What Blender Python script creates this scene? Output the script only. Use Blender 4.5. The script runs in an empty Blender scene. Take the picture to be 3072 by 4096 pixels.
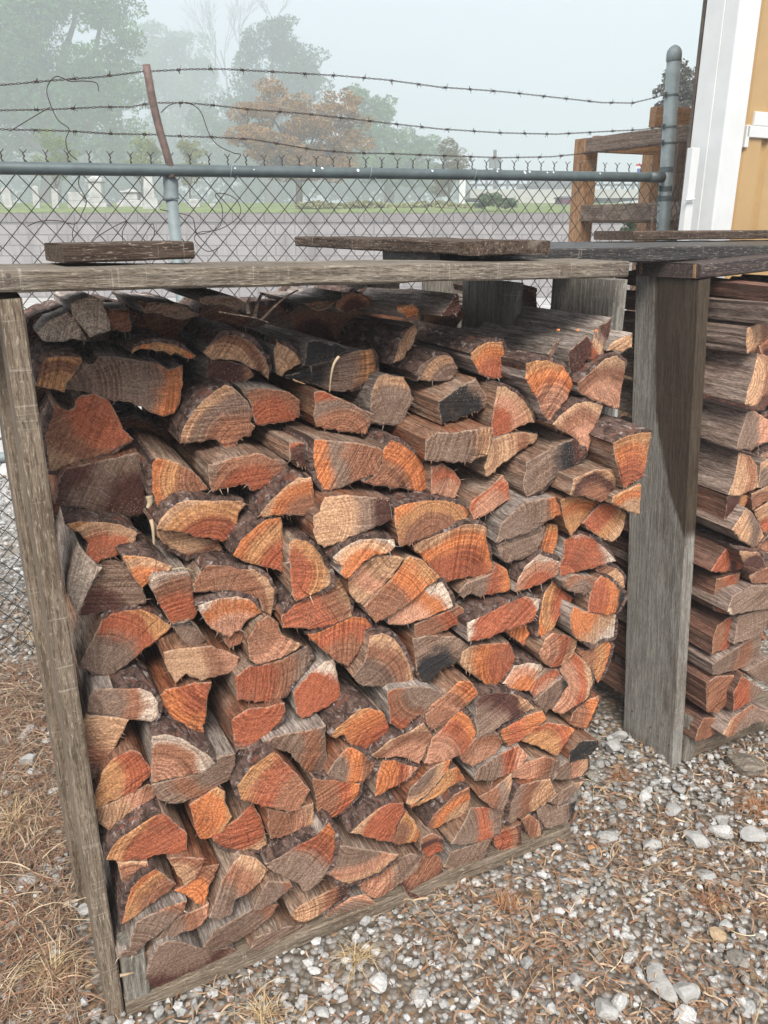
import bpy, math, random
import numpy as np
from mathutils import Vector, Matrix, noise as mnoise
C = bpy.context.scene.collection
scene = bpy.context.scene
R = np.random.RandomState(11)
random.seed(11)

# ---------------------------------------------------------------- camera
F_PX, HOR = 3250.0, 905.0
PITCH = math.atan((2048 - HOR) / F_PX)
EYE = 1.6
cam = bpy.data.cameras.new('camera'); camo = bpy.data.objects.new('camera', cam); C.objects.link(camo)
cam.sensor_fit = 'VERTICAL'; cam.sensor_height = 36.0; cam.lens = F_PX / 4096 * 36.0
cam.clip_start = 0.05; cam.clip_end = 2000
camo.location = (0, 0, EYE); camo.rotation_euler = (math.pi / 2 - PITCH, 0, 0)
scene.camera = camo

# ---------------------------------------------------------------- light
SUN_EL, SUN_AZ = math.radians(47), math.radians(182)      # high and behind the camera's left shoulder, through cloud
world = bpy.data.worlds.new('World'); scene.world = world; world.use_nodes = True
wn = world.node_tree; bg = wn.nodes['Background']
sky = wn.nodes.new('ShaderNodeTexSky'); sky.sky_type = 'NISHITA'; sky.sun_disc = False
sky.sun_elevation = SUN_EL; sky.sun_rotation = SUN_AZ; sky.dust_density = 4.0; sky.air_density = 1.0
cloud = wn.nodes.new('ShaderNodeMixRGB'); cloud.blend_type = 'MIX'; cloud.inputs[0].default_value = 0.86
cloud.inputs[2].default_value = (6.75, 7.45, 8.5, 1)        # the even cloud deck
wn.links.new(sky.outputs[0], cloud.inputs[1]); wn.links.new(cloud.outputs[0], bg.inputs[0])
bg.inputs[1].default_value = 0.072
sl = bpy.data.lights.new('sun', 'SUN'); sl.energy = 2.9; sl.angle = math.radians(28); sl.color = (1, .945, .87)
slo = bpy.data.objects.new('sun', sl); C.objects.link(slo)
slo.rotation_euler = (math.pi / 2 - SUN_EL, 0, math.pi - SUN_AZ)
scene.view_settings.view_transform = 'Standard'; scene.view_settings.look = 'None'
scene.view_settings.gamma = 1; scene.view_settings.use_curve_mapping = False
scene.view_settings.exposure = 0.95
scene.cycles.max_bounces = 8; scene.cycles.volume_bounces = 2
scene.cycles.use_denoising = True

# ---------------------------------------------------------------- frames
def ray(x, y):
    r = (x - 1536) / F_PX; u = (2048 - y) / F_PX
    return np.array([r, math.cos(PITCH) + u * math.sin(PITCH), u * math.cos(PITCH) - math.sin(PITCH)])
def at(x, y, Y):                                   # the place seen at a photo point, Y metres ahead
    d = ray(x, y); return Vector(d * (Y / d[1])) + Vector((0, 0, EYE))
O = Vector((-0.5908, 1.2777, 0)); S = Vector((0.89174, 0.45255, 0)); N = Vector((0.45255, -0.89174, 0)); Z = Vector((0, 0, 1))
def W(s, n, z): return O + S * s + N * n + Z * z   # rack frame: along the front, out of the front, up
def onp(x, y, n, o=None):                          # photo point on the upright plane n metres before the rack front
    d = Vector(ray(x, y)); c = Vector((0, 0, EYE)); o = (O if o is None else o) + N * n
    return c + d * (N.dot(o - c) / N.dot(d))
def srf(p): p = Vector(p) - O; return (p.dot(S), p.dot(N), p.z)
FO = Vector((-1.2666, 2.9041, 0)); FD = (Vector((1.27, 4.0818, 0)) - FO); FL = FD.length; FD.normalize(); FN = Vector((FD.y, -FD.x, 0))
def onf(x, y, off=0.0):                            # photo point on the fence plane
    d = Vector(ray(x, y)); c = Vector((0, 0, EYE)); o = FO + FN * off
    return c + d * (FN.dot(o - c) / FN.dot(d))

# ---------------------------------------------------------------- helpers
def tag(o, label=None, cat=None, group=None, kind=None):
    if label: o['label'] = label
    if cat: o['category'] = cat
    if group: o['group'] = group
    if kind: o['kind'] = kind
    return o
def empty(name, loc=(0, 0, 0)):
    o = bpy.data.objects.new(name, None); C.objects.link(o); o.location = loc; o.empty_display_size = .1; return o
def link(name, me, parent=None, mat=None, world_origin=None):
    o = bpy.data.objects.new(name, me); C.objects.link(o)
    if mat: me.materials.append(mat)
    if parent is not None:
        o.parent = parent
        pw = Vector(parent.location) if parent.parent is None else Vector(parent.location) + Vector(parent.parent.location)
        o.location = (Vector(world_origin) if world_origin is not None else Vector((0, 0, 0))) - pw
    elif world_origin is not None: o.location = world_origin
    return o
class MB:
    def __init__(s): s.v = []; s.f = []; s.a = {}
    def add(s, vs, fs):
        b = len(s.v); s.v += [tuple(v) for v in vs]; s.f += [tuple(i + b for i in f) for f in fs]
    def tube(s, pts, r, n=8, caps=True):
        pts = [Vector(p) for p in pts]; m = len(pts); rs = r if isinstance(r, (list, tuple)) else [r] * m
        vs = []; fs = []; up = None
        for i, p in enumerate(pts):
            t = (pts[min(i + 1, m - 1)] - pts[max(i - 1, 0)]).normalized()
            if up is None: up = Vector((0, 0, 1)) if abs(t.z) < .9 else Vector((1, 0, 0))
            a = t.cross(up).normalized(); b = a.cross(t).normalized(); up = b
            for k in range(n):
                an = 2 * math.pi * k / n; vs.append(p + (a * math.cos(an) + b * math.sin(an)) * rs[i])
        for i in range(m - 1):
            for k in range(n):
                fs.append((i * n + k, i * n + (k + 1) % n, (i + 1) * n + (k + 1) % n, (i + 1) * n + k))
        if caps: fs.append(tuple(range(n))[::-1]); fs.append(tuple((m - 1) * n + k for k in range(n)))
        s.add(vs, fs)
    def box(s, o, x, y, z):                        # corner o and three edge vectors
        o, x, y, z = Vector(o), Vector(x), Vector(y), Vector(z)
        s.add([o, o + x, o + x + y, o + y, o + z, o + x + z, o + x + y + z, o + y + z],
              [(0, 3, 2, 1), (4, 5, 6, 7), (0, 1, 5, 4), (1, 2, 6, 5), (2, 3, 7, 6), (3, 0, 4, 7)])
    def build(s, name, mat, parent=None, origin=None, smooth=False, bevel=0):
        org = Vector(origin) if origin is not None else Vector(s.v[0])
        me = bpy.data.meshes.new(name); me.from_pydata([tuple(Vector(v) - org) for v in s.v], [], s.f)
        me.validate(); me.update()
        if smooth: me.shade_smooth()
        o = link(name, me, parent, mat, org)
        if bevel:
            b = o.modifiers.new('bevel', 'BEVEL'); b.width = bevel; b.segments = 2; b.limit_method = 'ANGLE'
        return o
def npmesh(name, verts, faces_flat, nper, mat, attrs=None, smooth=False, parent=None):
    me = bpy.data.meshes.new(name); nv = len(verts); nf = len(faces_flat) // nper
    me.vertices.add(nv); me.vertices.foreach_set('co', np.asarray(verts, np.float32).ravel())
    me.loops.add(len(faces_flat)); me.loops.foreach_set('vertex_index', np.asarray(faces_flat, np.int32))
    me.polygons.add(nf); me.polygons.foreach_set('loop_start', np.arange(nf, dtype=np.int32) * nper)
    me.polygons.foreach_set('use_smooth', np.full(nf, smooth))
    for k, a in (attrs or {}).items():
        a = np.asarray(a, np.float32)
        if a.ndim == 2:
            at_ = me.attributes.new(k, 'FLOAT_COLOR', 'POINT'); at_.data.foreach_set('color', np.hstack([a, np.ones((nv, 1), np.float32)]).ravel())
        else:
            at_ = me.attributes.new(k, 'FLOAT', 'POINT'); at_.data.foreach_set('value', a)
    me.update(calc_edges=True); me.validate()
    return link(name, me, parent, mat)

# ---------------------------------------------------------------- materials
class NT:
    def __init__(s, name):
        s.m = bpy.data.materials.new(name); s.m.use_nodes = True; s.t = s.m.node_tree; s.b = s.t.nodes['Principled BSDF']
        s.b.inputs['Roughness'].default_value = .8
    def n(s, typ, **k):
        nd = s.t.nodes.new(typ)
        for a, v in k.items(): setattr(nd, a, v)
        return nd
    def L(s, a, b): s.t.links.new(a, b)
    def put(s, sock, v):
        if hasattr(v, 'is_output') or hasattr(v, 'links'): s.L(v, sock)
        elif isinstance(v, (tuple, list)) and len(v) == 3 and sock.type == 'RGBA': sock.default_value = (*v, 1)
        else: sock.default_value = v
    def math(s, op, a, b=0.0, clamp=False):
        nd = s.n('ShaderNodeMath', operation=op, use_clamp=clamp); s.put(nd.inputs[0], a); s.put(nd.inputs[1], b); return nd.outputs[0]
    def vm(s, op, a, b=(0, 0, 0)):
        nd = s.n('ShaderNodeVectorMath', operation=op); s.put(nd.inputs[0], a)
        if op == 'SCALE': s.put(nd.inputs['Scale'], b)
        else: s.put(nd.inputs[1], b)
        return nd.outputs['Value' if op in ('LENGTH', 'DISTANCE') else 'Vector']
    def mix(s, f, a, b, mode='MIX'):
        nd = s.n('ShaderNodeMixRGB', blend_type=mode); s.put(nd.inputs[0], f); s.put(nd.inputs[1], a); s.put(nd.inputs[2], b); return nd.outputs[0]
    def ss(s, x, lo, hi, a=0.0, b=1.0):
        nd = s.n('ShaderNodeMapRange', interpolation_type='SMOOTHSTEP'); s.put(nd.inputs[0], x)
        s.put(nd.inputs[1], lo); s.put(nd.inputs[2], hi); s.put(nd.inputs[3], a); s.put(nd.inputs[4], b); return nd.outputs[0]
    def noise(s, vec, scale, detail=4, rough=.6, dist=0.0, color=False):
        nd = s.n('ShaderNodeTexNoise'); s.put(nd.inputs['Vector'], vec); nd.inputs['Scale'].default_value = scale
        nd.inputs['Detail'].default_value = detail; nd.inputs['Roughness'].default_value = rough; nd.inputs['Distortion'].default_value = dist
        return nd.outputs['Color' if color else 'Fac']
    def vor(s, vec, scale, feat='F1', out='Distance'):
        nd = s.n('ShaderNodeTexVoronoi', feature=feat); s.put(nd.inputs['Vector'], vec); nd.inputs['Scale'].default_value = scale; return nd.outputs[out]
    def mp(s, vec, sc=(1, 1, 1), rot=(0, 0, 0), loc=(0, 0, 0)):
        nd = s.n('ShaderNodeMapping'); s.put(nd.inputs[0], vec); s.put(nd.inputs['Scale'], sc); nd.inputs['Rotation'].default_value = rot; s.put(nd.inputs['Location'], loc); return nd.outputs[0]
    def obj(s): return s.n('ShaderNodeTexCoord').outputs['Object']
    def uv(s, name='UVMap'): return s.n('ShaderNodeUVMap', uv_map=name).outputs[0]
    def attr(s, name, typ='OBJECT', out='Color'):
        return s.n('ShaderNodeAttribute', attribute_name=name, attribute_type=typ).outputs[out]
    def fin(s, col=None, rough=None, bump=None, strength=.5, dist=.002, metal=None, spec=.5):
        s.b.inputs['Specular IOR Level'].default_value = spec
        if col is not None: s.put(s.b.inputs['Base Color'], col)
        if rough is not None: s.put(s.b.inputs['Roughness'], rough)
        if metal is not None: s.put(s.b.inputs['Metallic'], metal)
        if bump is not None:
            nd = s.n('ShaderNodeBump'); nd.inputs['Strength'].default_value = strength; nd.inputs['Distance'].default_value = dist
            s.put(nd.inputs['Height'], bump); s.L(nd.outputs[0], s.b.inputs['Normal'])
        return s.m

def mat_cut():
    t = NT('cut_end_grain'); uv = t.uv(); sd = t.attr('seed', out='Fac')
    cmb = t.n('ShaderNodeCombineXYZ'); t.L(sd, cmb.inputs[2]); uvs = t.vm('ADD', uv, cmb.outputs[0])
    wv = t.vm('SCALE', t.vm('SUBTRACT', t.noise(uvs, 16, 3, color=True), (.5, .5, .5)), .02)
    wf = t.vm('SCALE', t.vm('SUBTRACT', t.noise(uvs, 120, 3, .7, color=True), (.5, .5, .5)), .005)
    pw = t.vm('MULTIPLY', t.vm('ADD', t.vm('ADD', uv, wv), wf), (1, 1, 0))
    rcv = t.attr('rc', out='Vector'); r = t.vm('DISTANCE', pw, rcv); r0 = t.vm('DISTANCE', t.vm('MULTIPLY', t.vm('ADD', uv, t.vm('SCALE', wv, .35)), (1, 1, 0)), rcv)
    rmin, rinv = t.attr('rmin', out='Fac'), t.attr('rinv', out='Fac')
    tt = t.math('MULTIPLY', t.math('SUBTRACT', r, rmin), rinv)
    tt = t.math('ADD', tt, t.math('MULTIPLY', t.math('SUBTRACT', t.noise(uvs, 11, 4, .65), .5), .50))
    c = t.mix(t.ss(tt, .40, .62), t.attr('c1'), t.attr('c2'))
    c = t.mix(t.ss(tt, .70, .87), c, t.attr('c3'))
    # weathering: warm grey film in irregular patches
    gw = t.ss(t.noise(uvs, 13, 6, .72), .50, .66)
    c = t.mix(t.math('MULTIPLY', gw, .28), c, (.19, .135, .105))
    # wetter, redder streaks radiating outward
    dv = t.vm('SUBTRACT', pw, rcv); sx = t.n('ShaderNodeSeparateXYZ'); t.L(dv, sx.inputs[0]); ang = t.math('ARCTAN2', sx.outputs[1], sx.outputs[0])
    def polar(ka, kr):
        cb = t.n('ShaderNodeCombineXYZ'); t.L(t.math('MULTIPLY', ang, ka), cb.inputs[0]); t.L(t.math('MULTIPLY', r, kr), cb.inputs[1]); t.L(sd, cb.inputs[2]); return cb.outputs[0]
    ray_ = t.noise(polar(34.0, 12.0), 1, 4, .7)
    c = t.mix(1.0, c, t.mix(t.ss(ray_, .34, .64), (.76, .69, .65), (1.14, 1.12, 1.1)), 'MULTIPLY')
    # growth rings: uneven bands, latewood thin and dark
    rn = t.n('ShaderNodeCombineXYZ'); t.L(t.math('MULTIPLY', r0, 210.0), rn.inputs[0]); t.L(sd, rn.inputs[1]); rb = t.noise(rn.outputs[0], 1, 2, .6)
    ra = t.ss(t.noise(uvs, 9, 2), .40, .60, .10, .80)
    c = t.mix(ra, c, t.mix(1.0, c, t.mix(t.ss(rb, .40, .60), (.58, .49, .45), (1.20, 1.18, 1.14)), 'MULTIPLY'))
    # saw kerfs, along a direction of each log's own
    rot = t.n('ShaderNodeVectorRotate', rotation_type='Z_AXIS'); t.put(rot.inputs['Vector'], t.vm('ADD', uvs, t.vm('ADD', t.vm('SCALE', wv, .10), t.vm('SCALE', wf, .25)))); t.put(rot.inputs['Angle'], t.attr('saw', out='Fac'))
    s1 = t.noise(t.mp(rot.outputs[0], (4, 175, 1)), 1, 3, .65); s2 = t.noise(t.mp(rot.outputs[0], (22, 430, 1)), 1, 3, .7)
    saw = t.math('ADD', t.math('MULTIPLY', s1, .65), t.math('MULTIPLY', s2, .35))
    amt = t.math('MULTIPLY', t.attr('sawamt', out='Fac'), t.ss(t.noise(uvs, 14, 3), .30, .55, .55, 1.0))
    c = t.mix(amt, c, t.mix(1.0, c, t.mix(t.ss(saw, .41, .56), (.54, .46, .41), (1.24, 1.22, 1.19)), 'MULTIPLY'))
    # torn open pores and fuzz
    pz = t.noise(uvs, 230, 5, .8); c = t.mix(1.0, c, t.mix(t.ss(pz, .36, .62), (.62, .54, .49), (1.28, 1.26, 1.22)), 'MULTIPLY')
    chk = t.noise(polar(17.0, 5.0), 1, 3, .75); ck = t.ss(chk, .69, .71)
    c = t.mix(t.math('MULTIPLY', ck, .8), c, (.03, .016, .012))
    rim = t.attr('rim', 'GEOMETRY', 'Fac')
    rm = t.math('MULTIPLY', t.ss(rim, .1, 1.0), t.ss(t.noise(uvs, 70, 4, .7), .40, .56))
    c = t.mix(t.math('MULTIPLY', rm, .8), c, (.46, .34, .25))
    sp = t.ss(t.noise(uvs, 380, 2, .6), .64, .68); dens = t.ss(t.noise(uvs, 16, 3), .44, .60)
    c = t.mix(t.math('MULTIPLY', t.math('MULTIPLY', sp, dens), .8), c, (.66, .47, .32))
    h = t.math('ADD', t.math('MULTIPLY', saw, amt), t.math('ADD', t.math('MULTIPLY', pz, .8), t.math('MULTIPLY', ck, -1.0)))
    wet = t.ss(t.noise(uvs, 7, 2), .4, .65, .45, .75)
    return t.fin(c, wet, h, 1.0, .006, spec=.28)

def mat_side():
    t = NT('split_wood_side'); uv = t.uv(); sd = t.attr('seed', out='Fac')
    cmb = t.n('ShaderNodeCombineXYZ'); t.L(sd, cmb.inputs[2]); p = t.vm('ADD', uv, cmb.outputs[0])
    pw = t.vm('ADD', p, t.vm('SCALE', t.vm('SUBTRACT', t.noise(p, 12, 2, color=True), (.5, .5, .5)), .016))
    f1 = t.noise(t.mp(pw, (190, 13, 1)), 1, 5, .72); f2 = t.noise(t.mp(pw, (480, 60, 1)), 1, 4, .75)
    base = t.attr('cs'); big = t.noise(t.mp(p, (14, 5, 1)), 1, 4)
    c = t.mix(t.ss(big, .38, .66), base, t.attr('cs2'))
    c = t.mix(1.0, c, t.mix(t.ss(f1, .34, .66), (.50, .44, .41), (1.38, 1.35, 1.3)), 'MULTIPLY')
    c = t.mix(1.0, c, t.mix(t.ss(f2, .34, .66), (.60, .56, .53), (1.32, 1.3, 1.27)), 'MULTIPLY')
    cr = t.ss(f1, .30, .24); c = t.mix(t.math('MULTIPLY', cr, .75), c, (.03, .02, .016))
    h = t.math('ADD', f1, t.math('MULTIPLY', f2, .45))
    return t.fin(c, .8, h, 1.0, .006, spec=.2)

def mat_bark():
    t = NT('bark'); uv = t.uv(); sd = t.attr('seed', out='Fac')
    cmb = t.n('ShaderNodeCombineXYZ'); t.L(sd, cmb.inputs[2]); p = t.vm('ADD', uv, cmb.outputs[0])
    pw = t.vm('ADD', p, t.vm('SCALE', t.vm('SUBTRACT', t.noise(p, 45, 3, color=True), (.5, .5, .5)), .02))
    v = t.vor(t.mp(pw, (95, 40, 1)), 1, 'F1'); n1 = t.noise(t.mp(pw, (90, 30, 1)), 1, 5, .7)
    c = t.mix(t.ss(n1, .35, .65), (.042, .026, .021), (.165, .105, .085))
    fl = t.ss(t.noise(t.mp(pw, (60, 34, 1)), 1, 5, .75), .55, .66)
    c = t.mix(t.math('MULTIPLY', fl, .85), c, (.40, .34, .31))
    c = t.mix(t.math('MULTIPLY', t.ss(t.noise(p, 22, 3), .58, .68), .7), c, (.20, .075, .045))
    h = t.math('ADD', t.math('MULTIPLY', v, .6), n1)
    return t.fin(c, .85, h, 1.0, .011, spec=.2)

def mat_plank(name, a, b, dark=(.07, .05, .035), wet=0.0, along=0, stain=False, rough=.8):
    t = NT(name); ob = t.obj(); sc = [120, 120, 120]; sc[along] = 7; sc2 = [380, 380, 380]; sc2[along] = 45
    rnd = t.n('ShaderNodeObjectInfo').outputs['Random']; cmb = t.n('ShaderNodeCombineXYZ'); t.L(t.math('MULTIPLY', rnd, 37.0), cmb.inputs[0]); t.L(t.math('MULTIPLY', rnd, 11.0), cmb.inputs[1])
    p = t.vm('ADD', ob, cmb.outputs[0])
    pw = t.vm('ADD', p, t.vm('SCALE', t.vm('SUBTRACT', t.noise(t.mp(p, [3 if i == along else 16 for i in range(3)]), 1, 2, color=True), (.5, .5, .5)), .012))
    f1 = t.noise(t.mp(pw, sc), 1, 4, .65); f2 = t.noise(t.mp(pw, sc2), 1, 3, .7); cl = t.noise(p, 5, 4, .6)
    c = t.mix(t.ss(f1, .36, .64), a, b); c = t.mix(t.ss(cl, .45, .7, 0, .55), c, t.mix(1.0, c, (.62, .56, .50), 'MULTIPLY'))
    c = t.mix(t.ss(f2, .56, .66, 0, .8), c, t.mix(.4, b, (.58, .50, .40))); c = t.mix(t.ss(f2, .44, .36, 0, .85), c, dark)
    wv3 = [40, 40, 40]; wv3[along] = 1.1; c = t.mix(t.ss(t.noise(t.mp(pw, wv3), 1, 4, .7), .64, .68, 0, .8), c, dark)
    sm = [6, 6, 6]; sm[along] = 190; c = t.mix(t.math('MULTIPLY', t.ss(t.noise(t.mp(p, sm), 1, 2), .60, .70), t.ss(t.noise(p, 6, 3), .45, .6, 0, .35)), c, (.52, .47, .40))
    c = t.mix(t.ss(t.noise(t.mp(p, [2.5 if i == along else 9 for i in range(3)]), 1, 5, .75), .52, .66, 0, .6), c, t.mix(1.0, c, (.48, .42, .37), 'MULTIPLY'))
    sp = t.ss(t.noise(p, 110, 4, .7), .60, .68); c = t.mix(t.math('MULTIPLY', sp, .35), c, (.5, .42, .32))
    r = rough
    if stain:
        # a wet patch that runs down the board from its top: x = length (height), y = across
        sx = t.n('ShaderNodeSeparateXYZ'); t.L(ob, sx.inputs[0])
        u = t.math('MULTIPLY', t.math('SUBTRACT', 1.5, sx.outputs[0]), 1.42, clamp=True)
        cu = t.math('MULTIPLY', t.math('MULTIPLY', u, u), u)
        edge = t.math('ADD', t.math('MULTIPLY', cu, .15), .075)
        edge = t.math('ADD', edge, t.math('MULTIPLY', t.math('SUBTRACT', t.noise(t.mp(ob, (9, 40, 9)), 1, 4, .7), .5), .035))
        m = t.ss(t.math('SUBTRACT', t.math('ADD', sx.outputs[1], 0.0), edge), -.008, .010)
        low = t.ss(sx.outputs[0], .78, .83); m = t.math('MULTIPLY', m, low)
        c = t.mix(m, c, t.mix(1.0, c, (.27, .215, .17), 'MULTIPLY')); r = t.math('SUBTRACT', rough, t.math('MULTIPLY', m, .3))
    h = t.math('ADD', f1, t.math('MULTIPLY', f2, .9))
    return t.fin(c, r, h, 1.0, .004, spec=.5 if rough < .5 else .15)
def mat_plain(name, col, rough=.6, metal=0.0, var=.25, scale=30, bump=.2, dist=.001, col2=None, thr=(.55, .7)):
    t = NT(name); ob = t.obj(); n1 = t.noise(ob, scale, 4, .65)
    c = t.mix(t.ss(n1, .3, .7), tuple(v * (1 - var) for v in col), tuple(min(1, v * (1 + var)) for v in col))
    if col2: c = t.mix(t.ss(t.noise(ob, scale * .4, 5, .7), *thr), c, col2)
    return t.fin(c, rough, t.noise(ob, scale * 5, 3), bump, dist, metal)

M = {}
M['cut'] = mat_cut(); M['side'] = mat_side(); M['bark'] = mat_bark()
M['rack'] = mat_plank('weathered_rack_wood', (.12, .10, .08), (.24, .205, .162), along=0)
M['rackv'] = mat_plank('weathered_upright_wood', (.13, .10, .072), (.24, .19, .14), along=0)
M['greyboard'] = mat_plank('grey_board', (.14, .13, .11), (.27, .25, .215), dark=(.10, .095, .085), along=0)
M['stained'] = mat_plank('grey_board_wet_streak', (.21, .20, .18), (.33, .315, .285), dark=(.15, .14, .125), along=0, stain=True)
M['brownboard'] = mat_plank('brown_board', (.042, .028, .021), (.105, .072, .053), along=0, rough=.85)
M['wetboard'] = mat_plank('wet_dark_board', (.010, .009, .009), (.03, .026, .024), dark=(.012, .01, .01), along=0, rough=.42)
M['maroonboard'] = mat_plank('wet_maroon_board', (.022, .012, .011), (.06, .032, .027), dark=(.012, .008, .008), along=0, rough=.45)
M['timber'] = mat_plank('new_timber', (.24, .13, .065), (.42, .24, .125), along=0)
M['timbergrey'] = mat_plank('faded_timber', (.12, .085, .065), (.22, .165, .13), along=0)
M['galv'] = mat_plain('galvanised_pipe', (.18, .215, .22), .6, .15, .18, 14, .15)
M['rail'] = mat_plain('dull_green_grey_rail', (.085, .108, .11), .5, .2, .2, 12, .2)
M['rust'] = mat_plain('rusty_steel', (.15, .10, .085), .6, .2, .35, 30, .4, .001, (.30, .30, .30), (.6, .68))
M['wire'] = mat_plain('dull_wire', (.07, .06, .055), .55, .5, .3, 40)
M['wirerust'] = mat_plain('rusty_wire', (.05, .032, .026), .7, .3, .4, 90)
M['white'] = mat_plain('white_painted_steel', (.60, .61, .60), .45, 0, .04, 8, .12, .001, (.46, .46, .43), (.60, .75))
M['tan'] = mat_plain('tan_cladding', (.40, .26, .115), .5, 0, .06, 6, .05)
M['paint'] = mat_plain('white_paint_drip', (.8, .8, .78), .6, 0, .03)
M['stone'] = mat_plain('gravestone', (.42, .42, .40), .85, 0, .25, 3, .4, .01, (.2, .2, .19), (.55, .75))
M['pale'] = mat_plain('pale_concrete', (.45, .44, .41), .85, 0, .1, 1, .1)
M['roof'] = mat_plain('grey_roof', (.16, .17, .18), .7, 0, .1, 1, .1)
M['maroon'] = mat_plain('maroon_paint', (.13, .05, .08), .6)
M['trunk'] = mat_plain('tree_bark', (.09, .07, .055), .9, 0, .3, 6, .5, .02)
M['limestone'] = mat_plain('limestone_chunk', (.32, .315, .30), .85, 0, .22, 30, .6, .003, (.24, .22, .19), (.55, .72))
M['straws'] = mat_plain('pale_splinter', (.36, .27, .17), .8, 0, .15, 60, .2)
M['chip'] = mat_plain('orange_chip', (.75, .24, .07), .7, 0, .15, 60, .2)
def mat_attr(name, rough=.85, bump=.4, scale=200, mul=None, dist=.001):
    t = NT(name); a = t.attr('col', 'GEOMETRY'); ob = t.obj(); n1 = t.noise(ob, scale, 4, .7)
    c = t.mix(1.0, a, t.mix(t.ss(n1, .3, .7), (.72, .71, .70), (1.2, 1.2, 1.2)), 'MULTIPLY')
    return t.fin(c, rough, n1, bump, dist, spec=.2)
M['gravel'] = mat_attr('gravel_stones', .85, .6, 160, dist=.002)
M['straw'] = mat_attr('dry_straw', .8, .1, 60)
def mat_leaf():
    t = NT('leaves'); a = t.attr('col', 'GEOMETRY'); t.fin(a, .7)
    return t.m
M['leaf'] = mat_leaf()
def mat_ground():
    t = NT('gravel_ground'); ob = t.obj(); v = t.vor(ob, 62, 'F1', 'Color'); d = t.vor(ob, 62, 'F1'); sx = t.n('ShaderNodeSeparateXYZ'); t.L(v, sx.inputs[0])
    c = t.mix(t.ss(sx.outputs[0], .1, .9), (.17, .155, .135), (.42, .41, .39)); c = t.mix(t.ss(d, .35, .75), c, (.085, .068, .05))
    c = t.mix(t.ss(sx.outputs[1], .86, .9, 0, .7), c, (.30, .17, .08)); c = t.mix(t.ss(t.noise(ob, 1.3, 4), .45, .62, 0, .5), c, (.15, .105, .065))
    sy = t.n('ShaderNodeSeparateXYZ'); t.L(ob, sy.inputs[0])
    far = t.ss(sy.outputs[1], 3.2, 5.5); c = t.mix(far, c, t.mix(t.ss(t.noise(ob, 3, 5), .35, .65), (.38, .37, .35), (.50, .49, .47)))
    h = t.math('SUBTRACT', 1.0, d)
    return t.fin(c, .9, h, .8, .008)
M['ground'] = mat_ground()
def mat_soil():
    t = NT('grass_bank'); ob = t.obj(); n = t.noise(ob, 2.5, 5, .7)
    return t.fin(t.mix(t.ss(n, .35, .65), (.11, .15, .05), (.19, .23, .08)), .9, t.noise(ob, 30, 3), .5, .05)
M['lawn'] = mat_soil()
def mat_wall():
    t = NT('retaining_blocks'); ob = t.obj(); br = t.n('ShaderNodeTexBrick'); sw = t.n('ShaderNodeSeparateXYZ'); t.L(ob, sw.inputs[0])
    cb = t.n('ShaderNodeCombineXYZ'); t.L(sw.outputs[0], cb.inputs[0]); t.L(sw.outputs[2], cb.inputs[1]); t.L(cb.outputs[0], br.inputs['Vector'])
    br.inputs['Scale'].default_value = 1.0; br.inputs['Brick Width'].default_value = .46; br.inputs['Row Height'].default_value = .235; br.inputs['Mortar Size'].default_value = .012
    br.inputs['Mortar Smooth'].default_value = .5
    for k, c in (('Color1', (.26, .245, .245)), ('Color2', (.31, .29, .285)), ('Mortar', (.22, .21, .205))): br.inputs[k].default_value = (*c, 1)
    c = t.mix(t.ss(t.noise(t.mp(ob, (1.6, 1, .5)), 1, 5), .45, .7, 0, .6), br.outputs[0], (.15, .135, .13))
    c = t.mix(t.ss(sw.outputs[2], 1.66, 1.70), c, t.mix(.45, c, (.14, .13, .125)))
    h = t.math('ADD', t.math('MULTIPLY', br.outputs['Fac'], -1.0), t.math('MULTIPLY', t.noise(ob, 22, 4, .7), .8))
    return t.fin(c, .9, h, .9, .03)
M['wall'] = mat_wall()

# ================================================================ the ground
def sheet(name, x0, x1, y0, y1, nx, ny, zf, mat):
    xs = np.linspace(x0, x1, nx); ys = np.linspace(y0, y1, ny); X, Y = np.meshgrid(xs, ys); Zz = zf(X, Y)
    v = np.stack([X.ravel(), Y.ravel(), Zz.ravel()], 1); i = np.arange((nx - 1) * (ny - 1)); r = i // (nx - 1); c = i % (nx - 1); a = r * nx + c
    f = np.stack([a, a + 1, a + nx + 1, a + nx], 1).ravel()
    return npmesh(name, v, f, 4, mat, smooth=True)
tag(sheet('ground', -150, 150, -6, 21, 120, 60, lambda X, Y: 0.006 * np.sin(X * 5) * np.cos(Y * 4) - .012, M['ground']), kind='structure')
WALL_Y = 20.0; wtl = at(0, 851, WALL_Y).z
def bank(X, Y): return np.where(Y < 20.3, -.4 + 0 * Y, np.where(Y < 30, wtl - .06 + (Y - 20.3) * .055, wtl + .47 + (Y - 30) * .022)) + .03 * np.sin(X * 1.3) * np.cos(Y)
tag(sheet('grass_bank', -220, 220, 20.21, 400, 140, 150, bank, M['lawn']), kind='structure')

# ================================================================ retaining wall
b = MB(); cw = (at(2750, 833, WALL_Y).x)
b.box((-40, 20.0, -.1), (70, 0, 0), (0, .3, 0), (0, 0, wtl + .1 - .2)); wall = b.build('retaining_wall', M['wall'], origin=(0, 20, 0))
tag(wall, 'long grey block retaining wall across the gravel road, seen through the wire mesh', 'retaining wall')
b = MB()
for i in range(96):
    b.box((-40 + i * .73, 19.97, wtl - .2), (.72, 0, 0), (0, .36, 0), (0, 0, .2 + R.uniform(-.006, .006)))
b.build('capping', M['wall'], wall, origin=(0, 19.97, 0))

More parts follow.
